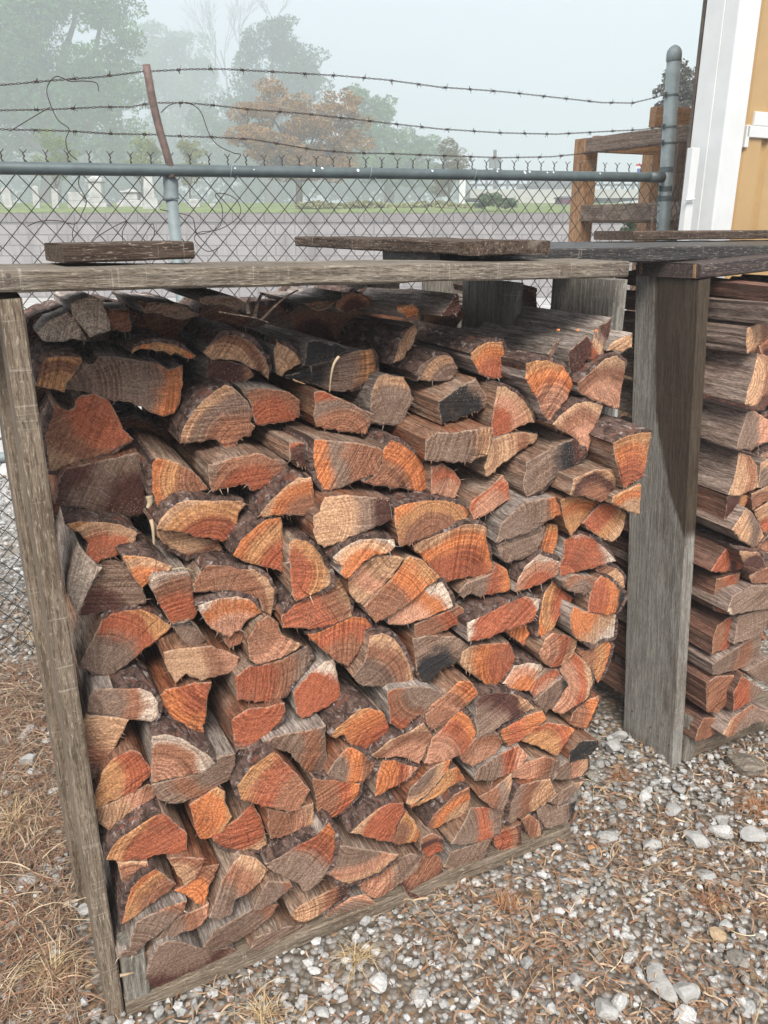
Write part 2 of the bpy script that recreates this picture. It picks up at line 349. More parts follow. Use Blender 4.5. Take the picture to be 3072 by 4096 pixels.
# ================================================================ splitting out the logs
PAL = dict(g=(.215, .16, .13), k=(.020, .022, .025), o=(.50, .19, .078), r=(.35, .115, .062), t=(.47, .31, .20), b=(.27, .135, .085),
           p=(.47, .26, .18), y=(.48, .265, .13), d=(.075, .033, .028), w=(.55, .49, .43))
DIR = dict(N=(0, 1), S=(0, -1), E=(1, 0), W=(-1, 0), NE=(.7, .7), NW=(-.7, .7), SE=(.7, -.7), SW=(-.7, -.7))
def n3(p, s=1.0): return mnoise.noise(Vector(p) * s)
def resample(P, step):
    out = []; m = len(P)
    for i in range(m):
        a, b_ = P[i], P[(i + 1) % m]; L = (b_ - a).length; k = max(1, int(round(L / step)))
        for t in range(k): out.append(a + (b_ - a) * (t / k))
    return out
def zone(s, z, rack2=False):
    if rack2:
        v = 'at the top' if z > 1.25 else 'high up' if z > .95 else 'above mid height' if z > .7 else 'below mid height' if z > .42 else 'near the bottom'
        return v + ' of the right hand stack'
    v = ('on the top layer' if z > 1.27 else 'just under the top layer' if z > 1.12 else 'in the upper third' if z > .9 else 'above mid height' if z > .68
         else 'below mid height' if z > .46 else 'in the lower third' if z > .24 else 'near the ground')
    h = 'by the left post' if s < .16 else 'left side' if s < .40 else 'left of centre' if s < .58 else 'right of centre' if s < .78 else 'right side' if s < 1.02 else 'right rim'
    return v + ', ' + h
Cc = Vector((0.94498, 2.16393, 0)); sc_, nc_ = (Cc - O).dot(S), (Cc - O).dot(N)
def make_log(line, rack2=False, rear=False):
    desc, cols, rcd, barkf, saw, pts = line.split('|'); saw = math.radians(float(saw))
    raw = [[float(v) / 1000 for v in q.split(',')] for q in pts.split()]
    seed = R.uniform(0, 90)
    P3 = [Vector((s, z, n)) for s, z, n in raw]                     # along, up, out
    P3 = resample(P3, .0075); m = len(P3)
    area = sum(P3[i].x * P3[(i + 1) % m].y - P3[(i + 1) % m].x * P3[i].y for i in range(m))
    if area < 0: P3 = P3[::-1]
    cen = sum(P3, Vector()) / m
    nor = []
    for i in range(m):
        t = P3[(i + 2) % m] - P3[i - 2]; nn = Vector((t.y, -t.x)); nor.append(nn.normalized() if nn.length > 1e-6 else Vector((1, 0)))
    # ragged, slightly torn outline, rougher underneath where the saw broke out
    for i in range(m):
        am = .0012 + .0016 * max(0, -nor[i].y); p = P3[i]
        j = am * (1.6 * n3((p.x * 90, p.y * 90, seed)) + R.uniform(-.55, .75))
        P3[i] = Vector((p.x + nor[i].x * j, p.y + nor[i].y * j, p.z))
    d2 = Vector(DIR[rcd]) if rcd in DIR else Vector((0, -1)); d2.normalize()
    rad = max((Vector((p.x, p.y)) - Vector((cen.x, cen.y))).length for p in P3)
    ext = max((Vector((p.x, p.y)) - Vector((cen.x, cen.y))).dot(d2) for p in P3)
    rc = Vector((cen.x, cen.y)) + d2 * (ext * 1.12)
    rr = [(Vector((p.x, p.y)) - rc).length for p in P3]; rmin, rmax = min(rr), max(rr)
    org = W(cen.x, cen.z, cen.y)
    def w3(x, z, n): return W(x, n, z) - org
    # body
    yaw, pit = R.uniform(-.035, .035), R.uniform(-.03, .03); Llen = .24 if rear else .56 if rack2 else (.40 + R.uniform(-.02, .02))
    if not rack2 and not rear and cen.z < -.15: Llen = .34
    dep = [0, .01, .05, .1, .17, Llen] if rear else [0, .004, .012, .03, .055, .085, .12, .16, .21, .27, .34, Llen] if not rack2 else [0, .004, .012, .03, .055, .085, .12, .16, .2, .25, .3, .36, .44, Llen]
    axis_t = lambda dd: (yaw * dd, pit * dd)
    lowf = R.uniform(0, 50)
    vs = []; uvs = []
    per = [0.0]
    for i in range(1, m + 1): per.append(per[-1] + (P3[i % m] - P3[i - 1]).length)
    def ringpts(dd, off=None, rough=1.0):
        sc = 1 - .06 * (dd / .4); ax, ay = axis_t(dd); res = []
        for i in range(m):
            p = P3[i]; x = cen.x + (p.x - cen.x) * sc + ax; z = cen.y + (p.y - cen.y) * sc + ay
            j = rough * min(1, dd / .02) * (.0022 * n3((x * 60, z * 60, dd * 5 + lowf)) + .0035 * n3((x * 14, z * 14, dd * 3 + lowf)))
            if off: j += off[i]
            res.append((x + nor[i].x * j, z + nor[i].y * j, p.z - dd - (.003 if dd == 0 and off is None else 0)))
        return res
    for dd in dep:
        for i, (x, z, n) in enumerate(ringpts(dd)): vs.append(w3(x, z, n)); uvs.append((per[i], dd))
    fs = []
    K = len(dep)
    for k in range(K - 1):
        for i in range(m): fs.append((k * m + i, (k + 1) * m + i, (k + 1) * m + (i + 1) % m, k * m + (i + 1) % m))
    fs = [f[::-1] for f in fs]; fs.append(tuple((K - 1) * m + i for i in range(m))[::-1])
    # a few torn splinters at the lower lip
    for q in range(R.randint(5, 16)):
        i = R.randint(m)
        if nor[i].y > .2 and R.rand() < .6: continue
        p = P3[i]; a = w3(p.x, p.y, p.z - .002); ln = R.uniform(.004, .019) * R.uniform(.5, 1)
        tip = a + (S * (nor[i].x + R.uniform(-.5, .5)) + Z * (nor[i].y + R.uniform(-.5, .4))) * ln + N * R.uniform(0, .008)
        b0 = len(vs); w_ = R.uniform(.0005, .0014)
        vs += [a + S * w_, a - S * w_, a + Z * w_ * 1.2, tip]; uvs += [(0, 0), (.002, 0), (.001, 0), (.001, .01)]
        fs += [(b0, b0 + 1, b0 + 3), (b0 + 1, b0 + 2, b0 + 3), (b0 + 2, b0, b0 + 3)]
    me = bpy.data.meshes.new('split_log'); me.from_pydata([tuple(v) for v in vs], [], fs)
    ul = me.uv_layers.new(name='UVMap')
    lu = np.array([uvs[l.vertex_index] for l in me.loops], np.float32); 
    lu[:, 0] = np.where(False, 0, lu[:, 0]); ul.data.foreach_set('uv', lu.ravel())
    me.update(); o = link('split_log', me, None, M['side'], org)
    lab = desc + ', ' + zone(cen.x, cen.y, rack2)
    ws = lab.split()
    if len(ws) > 16: lab = desc + ', ' + (zone(cen.x, cen.y, rack2).split(', ')[0])
    if len(lab.split()) > 16: lab = desc
    if len(lab.split()) > 16: print('LONG', lab)
    if rear: lab = 'filler log added inside the right hand stack to close bright gaps' if rack2 else 'filler log added behind the front logs to block light through gaps'
    tag(o, lab, 'firewood log', ('filler logs added inside the right hand rack' if rack2 else 'filler logs added behind the front stack') if rear else 'split logs stacked in the right hand rack' if rack2 else 'split logs stacked in the front rack')
    # cut end
    inner = []
    for i in range(m):
        p = P3[i]; inner.append(Vector((p.x - nor[i].x * .0035, p.y - nor[i].y * .0035, p.z)))
    dish = R.uniform(-.002, .002)
    cv = [w3(p.x, p.y, p.z - .0025) for p in P3] + [w3(p.x, p.y, p.z + .0008 * n3((p.x * 120, p.y * 120, seed))) for p in inner]
    cf = [(i, (i + 1) % m, m + (i + 1) % m, m + i) for i in range(m)] + [tuple(m + i for i in range(m))]
    cu = [(p.x - cen.x, p.y - cen.y) for p in P3] + [(p.x - cen.x, p.y - cen.y) for p in inner]
    me = bpy.data.meshes.new('cut_end'); me.from_pydata([tuple(v) for v in cv], [], cf)
    ul = me.uv_layers.new(name='UVMap'); ul.data.foreach_set('uv', np.array([cu[l.vertex_index] for l in me.loops], np.float32).ravel())
    at_ = me.attributes.new('rim', 'FLOAT', 'POINT'); at_.data.foreach_set('value', [1.0] * m + [0.0] * m)
    me.update(); ce = link('cut_end', me, o, M['cut'], org)
    c1, c2, c3 = [np.array(PAL[k]) * R.uniform(1.08, 1.42) for k in cols]
    dark = 1.0
    for k, c in (('c1', c1), ('c2', c2), ('c3', c3)): ce[k] = [float(x) * dark for x in c]
    ce['rc'] = [rc.x - cen.x, rc.y - cen.y, 0.0]; ce['rmin'] = rmin; ce['rinv'] = 1 / (rmax - rmin); ce['saw'] = -saw; ce['seed'] = seed
    ce['sawamt'] = float(R.uniform(.3, 1.0))
    o['seed'] = seed
    if 'w' in cols: cs, cs2 = (.48, .44, .41), (.26, .22, .20)
    elif cen.y > 1.24 or cols[0] in 'g' and R.rand() < .6: cs, cs2 = (.23, .205, .19), (.42, .38, .355)
    else:
        k = R.rand(); cs = np.array((.30, .18, .12)) * (1 - k) + np.array((.23, .155, .12)) * k; cs2 = np.array((.34, .27, .22)) if R.rand() < .6 else np.array((.24, .09, .045))
    if rack2: cs, cs2 = ((.235, .18, .155), (.36, .30, .27)) if cols[0] in 'tgp' else ((.22, .12, .09), (.16, .10, .08))
    o['cs'] = [float(v) for v in cs]; o['cs2'] = [float(v) for v in cs2]
    # bark on the rounded back
    if barkf == 'B':
        bmask = [nor[i].dot(-d2) > .18 for i in range(m)]
        th = .0055 + R.uniform(0, .004)
        idx = [i for i in range(m) if bmask[i]]
        if len(idx) > 4:
            off = [0.0] * m
            for i in range(m):
                if bmask[i]:
                    e = min([k for k in range(0, 9) if not (bmask[(i + k) % m] and bmask[i - k])] + [9]) / 4.0
                    off[i] = th * min(1, e) * (1 + .4 * n3((i * .35, seed, 0)))
            bd = [.002, .03, .1, .2] if rear else [-.001 + R.uniform(0, .004), .012, .026, .042, .06, .08, .10, .125, .15, .18, .21, .25, .29, .34, Llen - .005]
            bv = []; bu = []
            for k, dd in enumerate(bd):
                rp = ringpts(max(dd, 0.0005), [off[i] + (.0045 * min(1, off[i] / th) * (abs(n3((P3[i].x * 80, P3[i].y * 80, dd * 45 + seed))) * 1.1 - .15) if k else 0) for i in range(m)])
                for i, (x, z, n) in enumerate(rp):
                    nz = .002 * n3((i * .7, seed, 3)) if k == 0 else 0
                    bv.append(w3(x, z, n + nz)); bu.append((per[i], dd))
            base = len(bv)
            for i in range(m):                                        # front inner lip
                p = P3[i]; bv.append(w3(p.x - nor[i].x * .001, p.y - nor[i].y * .001, p.z - .001)); bu.append((per[i], -.006))
            bf = []
            for i in idx:
                j = (i + 1) % m
                if off[i] == 0 and off[j] == 0: continue
                bf.append((base + i, i, j, base + j)[::-1])
                for k in range(len(bd) - 1): bf.append((k * m + i, k * m + j, (k + 1) * m + j, (k + 1) * m + i))
            me = bpy.data.meshes.new('bark'); me.from_pydata([tuple(v) for v in bv], [], bf)
            ul = me.uv_layers.new(name='UVMap'); ul.data.foreach_set('uv', np.array([bu[l.vertex_index] for l in me.loops], np.float32).ravel())
            me.update(); bo = link('bark', me, o, M['bark'], org); bo['seed'] = seed
    return o
LOGS = '''
orange striped wedge under a bark dome|yby|S|B|70|51,1318,-235 66,1357,-238 78,1370,-238 110,1371,-236 137,1366,-233 138,1357,-232 125,1338,-230 107,1319,-230 99,1305,-229 74,1312,-232
long dark grey slab with an orange right end|ggo|W|-|80|129,1341,-251 142,1350,-251 159,1347,-249 174,1362,-250 214,1359,-246 280,1344,-237 299,1329,-234 328,1337,-232 326,1308,-228 315,1264,-223 301,1243,-222 279,1238,-223 253,1249,-227 243,1262,-230 199,1277,-236 168,1282,-240 143,1295,-244 105,1307,-249 109,1320,-250
big brown fan with a dark red patch on top|rbt|NE|B|60|82,1286,-235 89,1274,-234 103,1266,-234 115,1271,-234 119,1285,-235 133,1293,-235 155,1293,-235 180,1277,-234 191,1250,-233 201,1219,-232 218,1198,-231 212,1191,-231 168,1174,-230 154,1171,-230 108,1165,-230 80,1154,-230 56,1152,-230 54,1174,-231 56,1221,-233 71,1254,-234
thin orange arc under flaky dark bark|yoy|S|B|85|231,1369,-236 237,1378,-236 256,1383,-238 284,1385,-240 315,1379,-243 341,1365,-245 360,1352,-246 350,1344,-245 326,1357,-244 295,1364,-241 250,1374,-237 233,1366,-236
bleached grey split log leaning behind the post|www|SE|-|70|73,1405,-323 95,1425,-320 134,1442,-316 148,1427,-316 164,1384,-319 133,1388,-321 88,1385,-324
bleached grey torn slab sticking up|www|S|-|80|139,1460,-315 182,1472,-310 198,1463,-307 207,1426,-303 209,1405,-301 168,1395,-306 142,1435,-312
red brown flat log end tucked far back|bbd|S|-|10|201,1446,-309 247,1444,-308 251,1399,-313 216,1403,-314 206,1425,-311
thin grey weathered split lying far back|ggd|S|-|10|258,1461,-269 311,1456,-276 347,1452,-281 384,1428,-287 345,1421,-283 297,1436,-276 273,1439,-273
huge grey round topped log with a torn hanging splinter|bgt|SE|B|0|297,1195,-171 298,1208,-170 304,1227,-169 325,1257,-166 343,1274,-164 368,1294,-162 390,1304,-161 407,1298,-161 423,1282,-162 438,1268,-162 442,1253,-163 447,1235,-164 441,1223,-165 452,1214,-165 440,1195,-167 415,1187,-168 406,1168,-170 395,1148,-171 368,1149,-172 381,1170,-170 379,1183,-169 363,1196,-169 336,1193,-170 314,1191,-171
pale brown striped arc with thick bark|tbt|SW|B|50|368,1361,-225 389,1379,-227 410,1389,-228 436,1393,-229 466,1381,-230 486,1363,-230 503,1339,-231 510,1314,-230 506,1296,-230 483,1316,-229 458,1330,-228 433,1344,-228 417,1343,-227 387,1348,-226
small sawdusty tan wedge|ttt|SW|B|60|516,1358,-213 522,1375,-212 546,1361,-214 565,1347,-215 579,1326,-217 554,1315,-217 532,1304,-217 521,1305,-217
jet black wet log end|kkk|W|-|5|582,1374,-194 611,1375,-192 632,1363,-191 648,1365,-190 676,1353,-189 654,1339,-192 627,1328,-195 590,1319,-198 574,1324,-199 579,1341,-197
wide dark log with a pale right rim|kgy|W|B|5|541,1299,-229 573,1304,-226 603,1313,-224 638,1323,-220 666,1335,-218 705,1343,-215 739,1346,-212 751,1327,-214 755,1289,-218 748,1275,-220 717,1264,-223 677,1251,-227 640,1262,-227 612,1277,-227 568,1283,-229
shaded dark brown end beneath the striped arc|ddb|W|-|30|383,1348,-247 421,1341,-242 464,1324,-235 475,1306,-231 456,1295,-231 433,1284,-232 407,1300,-237 378,1307,-241
red brown block with a grey upper edge|rbg|S|-|5|422,1296,-154 480,1289,-163 530,1276,-172 555,1255,-178 555,1215,-182 512,1213,-176 457,1213,-167 447,1235,-164 444,1256,-161 437,1272,-159
brown six sided end with slanting saw stripes|bgr|S|-|35|579,1274,-156 595,1276,-153 634,1258,-149 671,1237,-145 709,1218,-141 705,1197,-144 692,1173,-148 633,1186,-156 588,1198,-162 577,1222,-161 582,1243,-158
small loose log pile piece with a knobbly end|dbt|S|-|10|678,1429,-247 672,1434,-247 679,1449,-249 709,1465,-252 763,1455,-255 756,1435,-252 719,1424,-249 698,1421,-247
small grey brown block behind the long grey log|gbg|S|-|10|606,1446,-262 674,1446,-251 660,1431,-253 639,1426,-256 618,1433,-259
weathered flat log end far back under the beam|ggb|S|-|10|368,1468,-213 419,1471,-204 437,1468,-202 458,1454,-198 445,1445,-200 413,1455,-205 367,1459,-213
small square maroon end of a thin stick|ddr|S|-|10|492,1194,-79 527,1189,-80 530,1165,-76 528,1141,-72 507,1141,-71 506,1156,-74 490,1158,-73
greyish tan block with a smooth face|ggt|S|-|55|738,1291,-174 758,1295,-173 798,1285,-169 809,1266,-166 819,1236,-163 810,1220,-162 791,1182,-160 730,1187,-165 707,1192,-167 720,1206,-168 717,1220,-169 719,1254,-172
sandy narrow end of a scaly barked log|ttt|E|B|60|841,1394,-201 849,1381,-201 839,1355,-196 818,1336,-191 807,1321,-188 778,1316,-183 789,1338,-188 797,1358,-191 814,1380,-196
grey green end with silvery flaking bark|gtg|SE|B|30|815,1292,-135 809,1300,-136 820,1317,-134 847,1332,-129 880,1337,-124 895,1327,-122 907,1305,-120 894,1279,-122 849,1280,-130 812,1281,-135
bright orange red trapezoid with bark on top|roy|S|B|80|907,1343,-73 929,1357,-76 956,1365,-80 999,1363,-87 1008,1337,-89 1018,1309,-91 1029,1276,-94 970,1284,-85 937,1296,-79 926,1313,-77 911,1330,-74
large striped tan fan|poy|S|B|50|1000,1326,1 1025,1330,-1 1060,1329,-5 1107,1314,-9 1131,1288,-11 1146,1268,-13 1135,1248,-11 1115,1223,-9 1103,1197,-7 1082,1189,-5 1059,1208,-3 1034,1250,-1 1012,1276,1 1001,1293,2
grey block with a charred black lower face|kkg|SW|-|-5|827,1247,-66 864,1264,-69 899,1279,-72 925,1287,-74 939,1267,-75 964,1240,-78 965,1224,-78 932,1214,-75 883,1204,-71 838,1196,-67 831,1223,-66
wide grey slab with upright saw lines|ggt|W|-|75|774,1178,-27 799,1194,-21 832,1189,-17 865,1192,-12 920,1196,-3 927,1190,-3 928,1162,-6 922,1132,-11 884,1119,-18 828,1124,-26 778,1131,-33
quarter round tan end with a pink core|rpt|SW|B|30|960,1274,-41 977,1273,-39 1009,1254,-36 1035,1231,-35 1053,1207,-35 1060,1184,-36 1029,1179,-40 1007,1166,-44 960,1156,-50 954,1188,-49 956,1228,-45
ridged tan triangle with raised saw ridges|tbt|W|-|25|949,1156,-34 992,1163,-41 1036,1162,-47 1089,1149,-55 1086,1136,-54 1045,1122,-47 1005,1106,-40 962,1091,-33 958,1081,-32 930,1077,-28 926,1097,-28 936,1123,-31
small orange end deep under the beam|oyo|S|-|10|756,1446,-123 796,1446,-127 813,1433,-128 806,1421,-127 781,1422,-125 757,1436,-123
dark triangular end of a long log under the beam|ddd|S|-|10|821,1434,-49 860,1471,-54 868,1435,-51 838,1426,-49 821,1430,-49
tan fan with dark ridges below a sandy rim|pbt|S|B|-30|1073,1187,10 1096,1203,5 1149,1226,-5 1196,1224,-12 1241,1209,-16 1232,1188,-12 1212,1161,-5 1200,1135,0 1186,1106,5 1164,1126,6 1149,1147,5 1110,1169,7
pinkish tan triangle with a sandy top corner|pbt|S|B|-40|1140,1274,4 1177,1295,3 1215,1322,2 1253,1325,-1 1286,1307,-7 1293,1278,-12 1291,1244,-16 1296,1193,-23 1243,1212,-15 1167,1241,-3 1144,1257,1
dark hooked end with a rusty notch|ddr|W|-|60|1132,1327,-21 1132,1343,-19 1155,1358,-16 1171,1373,-13 1196,1350,-15 1211,1330,-17 1208,1314,-20 1183,1318,-20 1175,1297,-24 1167,1272,-28 1156,1276,-28 1141,1299,-25
dark narrow wedge pointing down|dgt|NE|-|70|1215,1385,-29 1235,1394,-30 1256,1406,-32 1254,1377,-29 1244,1356,-27 1231,1317,-23 1209,1332,-24 1201,1354,-26 1204,1375,-28
small sandy end at the upper right corner|ttg|S|-|30|1229,1335,-11 1244,1356,-7 1291,1373,1 1297,1340,-1 1274,1332,-5
thin grey slat end on top|ggg|S|-|60|1108,1328,-67 1121,1349,-64 1139,1361,-63 1134,1348,-64 1127,1332,-65 1122,1321,-67
dark maroon slab with a pale crack|dgd|SE|-|60|54,1096,-202 60,1118,-202 69,1146,-201 79,1161,-201 108,1164,-204 166,1169,-209 221,1174,-214 227,1165,-215 227,1130,-217 226,1078,-219 226,1041,-221 201,1041,-219 178,1047,-216 141,1060,-212 99,1078,-207
brown wedge pointing down with orange left edge|byo|E|B|60|232,1176,-132 244,1180,-132 267,1173,-133 282,1164,-134 303,1149,-135 321,1129,-136 339,1103,-136 303,1096,-135 279,1095,-134 250,1085,-133 242,1076,-132 233,1080,-132 226,1113,-131 227,1147,-131
tan half round with a smooth orange centre|rty|S|B|20|64,1069,-151 91,1070,-152 132,1063,-152 166,1050,-151 188,1036,-150 195,1028,-149 182,1008,-146 157,998,-144 145,988,-142 119,986,-141 112,983,-140 98,993,-141 93,1008,-143 100,1023,-146 90,1046,-149 73,1056,-150
wide orange and tan half round with diagonal stripes|ryt|S|B|-15|222,1048,-98 226,1065,-97 241,1082,-97 264,1096,-98 286,1099,-101 325,1090,-108 402,1074,-121 408,1063,-123 393,1045,-123 387,1016,-126 385,982,-130 347,995,-123 301,1014,-114 279,1027,-109 248,1039,-103
tan crescent hanging below the wide half round|tbt|N|B|0|227,1034,-137 255,1024,-140 287,1011,-144 309,998,-147 355,983,-153 361,959,-155 335,962,-152 312,962,-149 289,962,-147 267,978,-144 239,998,-140 228,1018,-137
striped orange wedge below dark plum bark|oty|S|B|35|151,1008,-99 175,1005,-96 207,995,-92 231,979,-90 241,970,-89 236,960,-90 220,962,-92 203,949,-94 191,936,-97 183,933,-98 170,954,-99 161,979,-99
dark grey triangle beside the left post|dgg|SW|-|-10|64,883,-135 83,919,-141 105,951,-146 120,982,-150 141,981,-150 158,971,-149 173,946,-145 185,924,-142 191,902,-139 194,882,-136 181,879,-135 155,877,-135 100,881,-135
bleached grey weathered face hugging the left post|www|SE|-|70|51,960,-132 65,1011,-123 78,1042,-118 91,1011,-122 110,984,-126 116,977,-126 90,939,-133 65,880,-144 56,905,-140 50,933,-136
sandy block with a notch in its top|rbw|S|-|5|196,952,-79 206,965,-79 239,959,-83 273,955,-88 282,929,-92 280,902,-95 286,854,-102 280,842,-103 257,843,-100 230,844,-97 219,874,-92 205,914,-85 197,938,-81
broad brown log face with a rounded right end|bbt|SW|B|0|278,925,-84 291,945,-86 310,962,-87 353,954,-86 373,943,-85 407,934,-84 432,914,-81 445,882,-78 442,848,-74 432,827,-71 417,843,-73 412,870,-76 392,882,-78 353,898,-80 328,903,-81 280,909,-82
pale half round with a dark orange ring|pow|S|B|85|281,883,-75 291,886,-75 326,892,-75 364,887,-76 389,876,-76 406,855,-76 415,836,-77 384,827,-77 367,808,-77 343,797,-77 326,807,-77 307,825,-76 293,848,-76 287,866,-76
large striped brown slab with a grey top|rbg|S|-|-2|328,1167,-87 342,1170,-88 382,1174,-92 433,1175,-96 464,1158,-102 488,1153,-105 498,1145,-107 500,1124,-111 491,1114,-111 465,1105,-110 430,1093,-109 414,1097,-107 409,1112,-104 399,1114,-102 376,1112,-101 358,1111,-99 336,1107,-97 329,1132,-93
brown and orange block with bark on its left|bgo|E|B|60|532,1203,-47 574,1195,-49 628,1184,-50 678,1167,-52 687,1156,-52 684,1132,-53 673,1110,-53 628,1104,-52 595,1093,-52 567,1090,-51 551,1093,-51 541,1114,-50 531,1146,-49 529,1176,-48
glossy deep orange quarter round|boo|SW|B|35|700,1167,-62 713,1178,-65 740,1166,-68 771,1141,-70 793,1116,-71 805,1090,-71 811,1057,-68 783,1046,-63 758,1060,-60 739,1065,-58 714,1072,-55 692,1084,-52 671,1084,-49 647,1095,-46 636,1102,-45 672,1111,-52 686,1131,-56 690,1154,-59
striped tan wedge with bark upper left edge|bot|SE|B|5|415,1051,-70 427,1070,-66 446,1091,-61 476,1117,-54 497,1129,-50 524,1127,-46 529,1093,-49 535,1058,-52 530,1042,-54 495,1048,-58 465,1050,-62 434,1051,-67
long brown block darkening to the right|tgd|W|-|0|530,1078,-14 539,1091,-15 583,1090,-14 636,1077,-13 683,1068,-11 686,1044,-10 687,1021,-8 633,1008,-8 595,999,-8 552,988,-8 533,987,-8 518,996,-9 511,1020,-11 513,1055,-13 527,1063,-13
vivid orange and red triangle|ryo|SE|B|45|362,975,-80 379,1005,-78 410,1029,-75 433,1044,-73 466,1044,-71 469,1007,-73 467,958,-75 468,915,-77 445,929,-77 412,943,-79 382,959,-79
tall red wedge with a sandy right rim|ryt|W|B|-15|470,998,-42 488,1000,-45 509,993,-47 525,977,-47 540,958,-46 547,933,-43 559,915,-42 558,889,-38 521,877,-32 492,874,-27 472,869,-24 466,891,-26 467,941,-34 467,979,-39
tan orange chunk beneath silvery bark|otw|S|B|45|545,966,0 565,980,-2 603,994,-2 644,990,-1 685,982,2 689,965,4 666,953,5 639,955,4 604,935,5 584,918,7 571,917,7 561,927,5 567,942,3 552,952,2
dull tan wedge tapering up to the right|tpt|NE|-|45|588,903,-15 601,924,-11 627,939,-8 654,949,-5 699,938,-4 714,930,-4 691,895,-10 665,868,-15 639,837,-21 622,828,-23 599,854,-21 590,874,-19
slanting brown plank end with an orange band|boy|SW|-|45|620,833,-12 652,857,-14 682,878,-15 715,908,-17 724,923,-18 736,926,-18 766,912,-18 791,885,-16 812,863,-15 800,852,-15 778,845,-14 735,819,-12 692,797,-11 650,790,-10 634,810,-11
sawdusty brown rounded block beneath the red wedge|rbt|SW|B|5|441,843,-29 471,861,-35 520,870,-43 561,878,-49 575,899,-54 594,873,-52 606,840,-49 607,799,-43 578,794,-39 560,793,-36 524,795,-32 474,809,-28 444,819,-26
wide orange and brown half round under plum bark|byo|S|B|88|692,1046,-10 722,1051,-13 771,1050,-17 827,1039,-21 873,1019,-24 892,999,-24 869,978,-20 813,970,-14 762,964,-9 728,957,-6 703,958,-4 696,1003,-7 691,1030,-9
small pinkish grey chip shaped end|prb|S|-|60|800,1111,-45 829,1115,-47 854,1098,-48 873,1076,-48 878,1064,-47 863,1031,-44 841,1036,-43 800,1050,-41 800,1085,-44
pink brown split block with a ridged left corner|prp|S|-|25|884,1029,-13 919,1044,-18 939,1052,-21 975,1076,-28 991,1054,-26 995,1015,-20 957,1003,-15 916,991,-10 889,989,-7 880,1013,-10
huge brown fan shaped end|rot|S|B|88|740,948,-18 766,961,-15 824,972,-12 871,982,-8 902,977,-8 927,964,-9 930,930,-13 945,890,-18 956,863,-21 950,835,-25 901,841,-26 841,839,-29 797,880,-25 763,920,-21
big grey log with a rust brown right end|ggo|W|-|35|941,940,13 946,978,17 968,998,21 1002,1022,26 1048,1025,30 1080,1024,32 1098,998,32 1105,976,30 1069,966,26 1028,945,21 991,941,18 948,931,13 937,933,12
greenish grey wedge under the big grey log|ggg|S|-|10|948,919,0 1003,931,1 1075,951,3 1082,942,4 1075,914,6 1059,887,8 1026,875,8 980,871,6 961,889,4
narrow upright rusty orange sliver|ooy|S|-|80|1094,945,-8 1123,938,-4 1128,901,-4 1117,859,-6 1081,876,-11 1088,906,-9
pale fringed half round with a brown heart|rpw|S|B|30|1002,795,9 1003,826,11 1021,856,11 1062,881,9 1103,862,3 1133,846,-1 1148,826,-4 1135,806,-4 1090,798,0 1037,792,5
red streaked brown end behind the fringed half round|gro|W|-|30|867,806,-27 885,831,-22 927,840,-15 950,846,-12 954,871,-9 987,850,-6 999,820,-7 999,794,-9 975,789,-13 926,787,-20 894,798,-23 883,791,-26
pink and orange leaf shaped end|pow|SW|B|20|690,782,-34 716,795,-32 754,825,-29 798,845,-26 821,847,-23 838,819,-18 846,791,-14 849,782,-13 819,775,-16 790,766,-19 743,759,-24 709,761,-29 690,767,-32
dull brown wedge beneath the leaf shaped end|brb|SW|-|20|756,750,-31 794,761,-26 835,771,-20 864,780,-16 879,768,-16 883,732,-19 839,721,-25 786,712,-31 762,713,-34
long red slab with a sandy upper rim|rrw|S|B|30|864,753,17 913,757,12 967,767,5 1041,773,-3 1090,754,-6 1079,720,-1 1060,701,3 1003,701,8 929,696,16 869,704,21
tall orange and red blade standing at a slant|ryo|E|B|60|1093,680,-12 1102,727,-18 1110,756,-22 1140,783,-27 1163,760,-24 1204,723,-21 1185,703,-17 1158,684,-14 1138,657,-10 1108,642,-7 1089,656,-8
long dark slab with a purple right end|gkd|W|B|30|1024,1103,-8 1064,1118,-5 1107,1136,-1 1150,1146,3 1156,1126,7 1171,1120,10 1174,1106,13 1155,1091,12 1118,1072,10 1089,1056,8 1061,1037,7 1024,1022,4 1016,1044,0 1014,1060,-3 1024,1084,-5
bright red orange block jutting out at the right|roy|S|B|5|1185,1149,83 1221,1161,83 1275,1165,82 1300,1161,82 1302,1140,80 1300,1097,78 1298,1051,75 1270,1043,75 1242,1032,75 1225,1064,77 1202,1111,81
grooved dark brown block with saw ridges|bdt|S|-|5|1098,1074,67 1127,1080,64 1164,1085,60 1227,1075,54 1237,1054,54 1228,1018,57 1209,1007,59 1190,1004,61 1146,1024,65 1089,1038,70 1095,1052,69
smooth orange wedge pointing down|yoy|S|-|35|1086,1021,44 1119,1022,39 1161,1011,31 1222,984,18 1203,959,18 1171,938,21 1143,918,23 1121,944,29 1101,979,37
red brown end sprinkled with sawdust|ryt|NW|-|-45|1166,945,30 1193,968,30 1220,987,29 1259,978,28 1303,946,27 1303,909,26 1286,887,27 1268,879,27 1231,897,28 1202,918,29
smooth tan triangle at the right edge|toy|S|-|30|1209,1018,77 1237,1028,77 1285,1038,76 1295,1034,75 1307,955,68 1259,979,72 1209,1003,76
wide red pink half moon with a pale rim|rrw|SW|B|-10|1139,898,3 1158,908,5 1183,911,9 1217,895,15 1253,865,20 1278,840,25 1288,826,26 1253,821,21 1198,813,13 1139,805,4 1131,832,3 1142,861,4
small grey sawdusty block under the half moon|gbg|S|-|5|1126,802,12 1172,809,13 1222,794,17 1237,782,19 1222,760,21 1201,752,21 1158,769,17 1147,783,15
brown arc with a hollow beneath|tbg|S|B|20|1242,811,5 1272,812,5 1313,794,5 1341,765,5 1348,730,4 1324,748,4 1288,779,5 1248,797,4
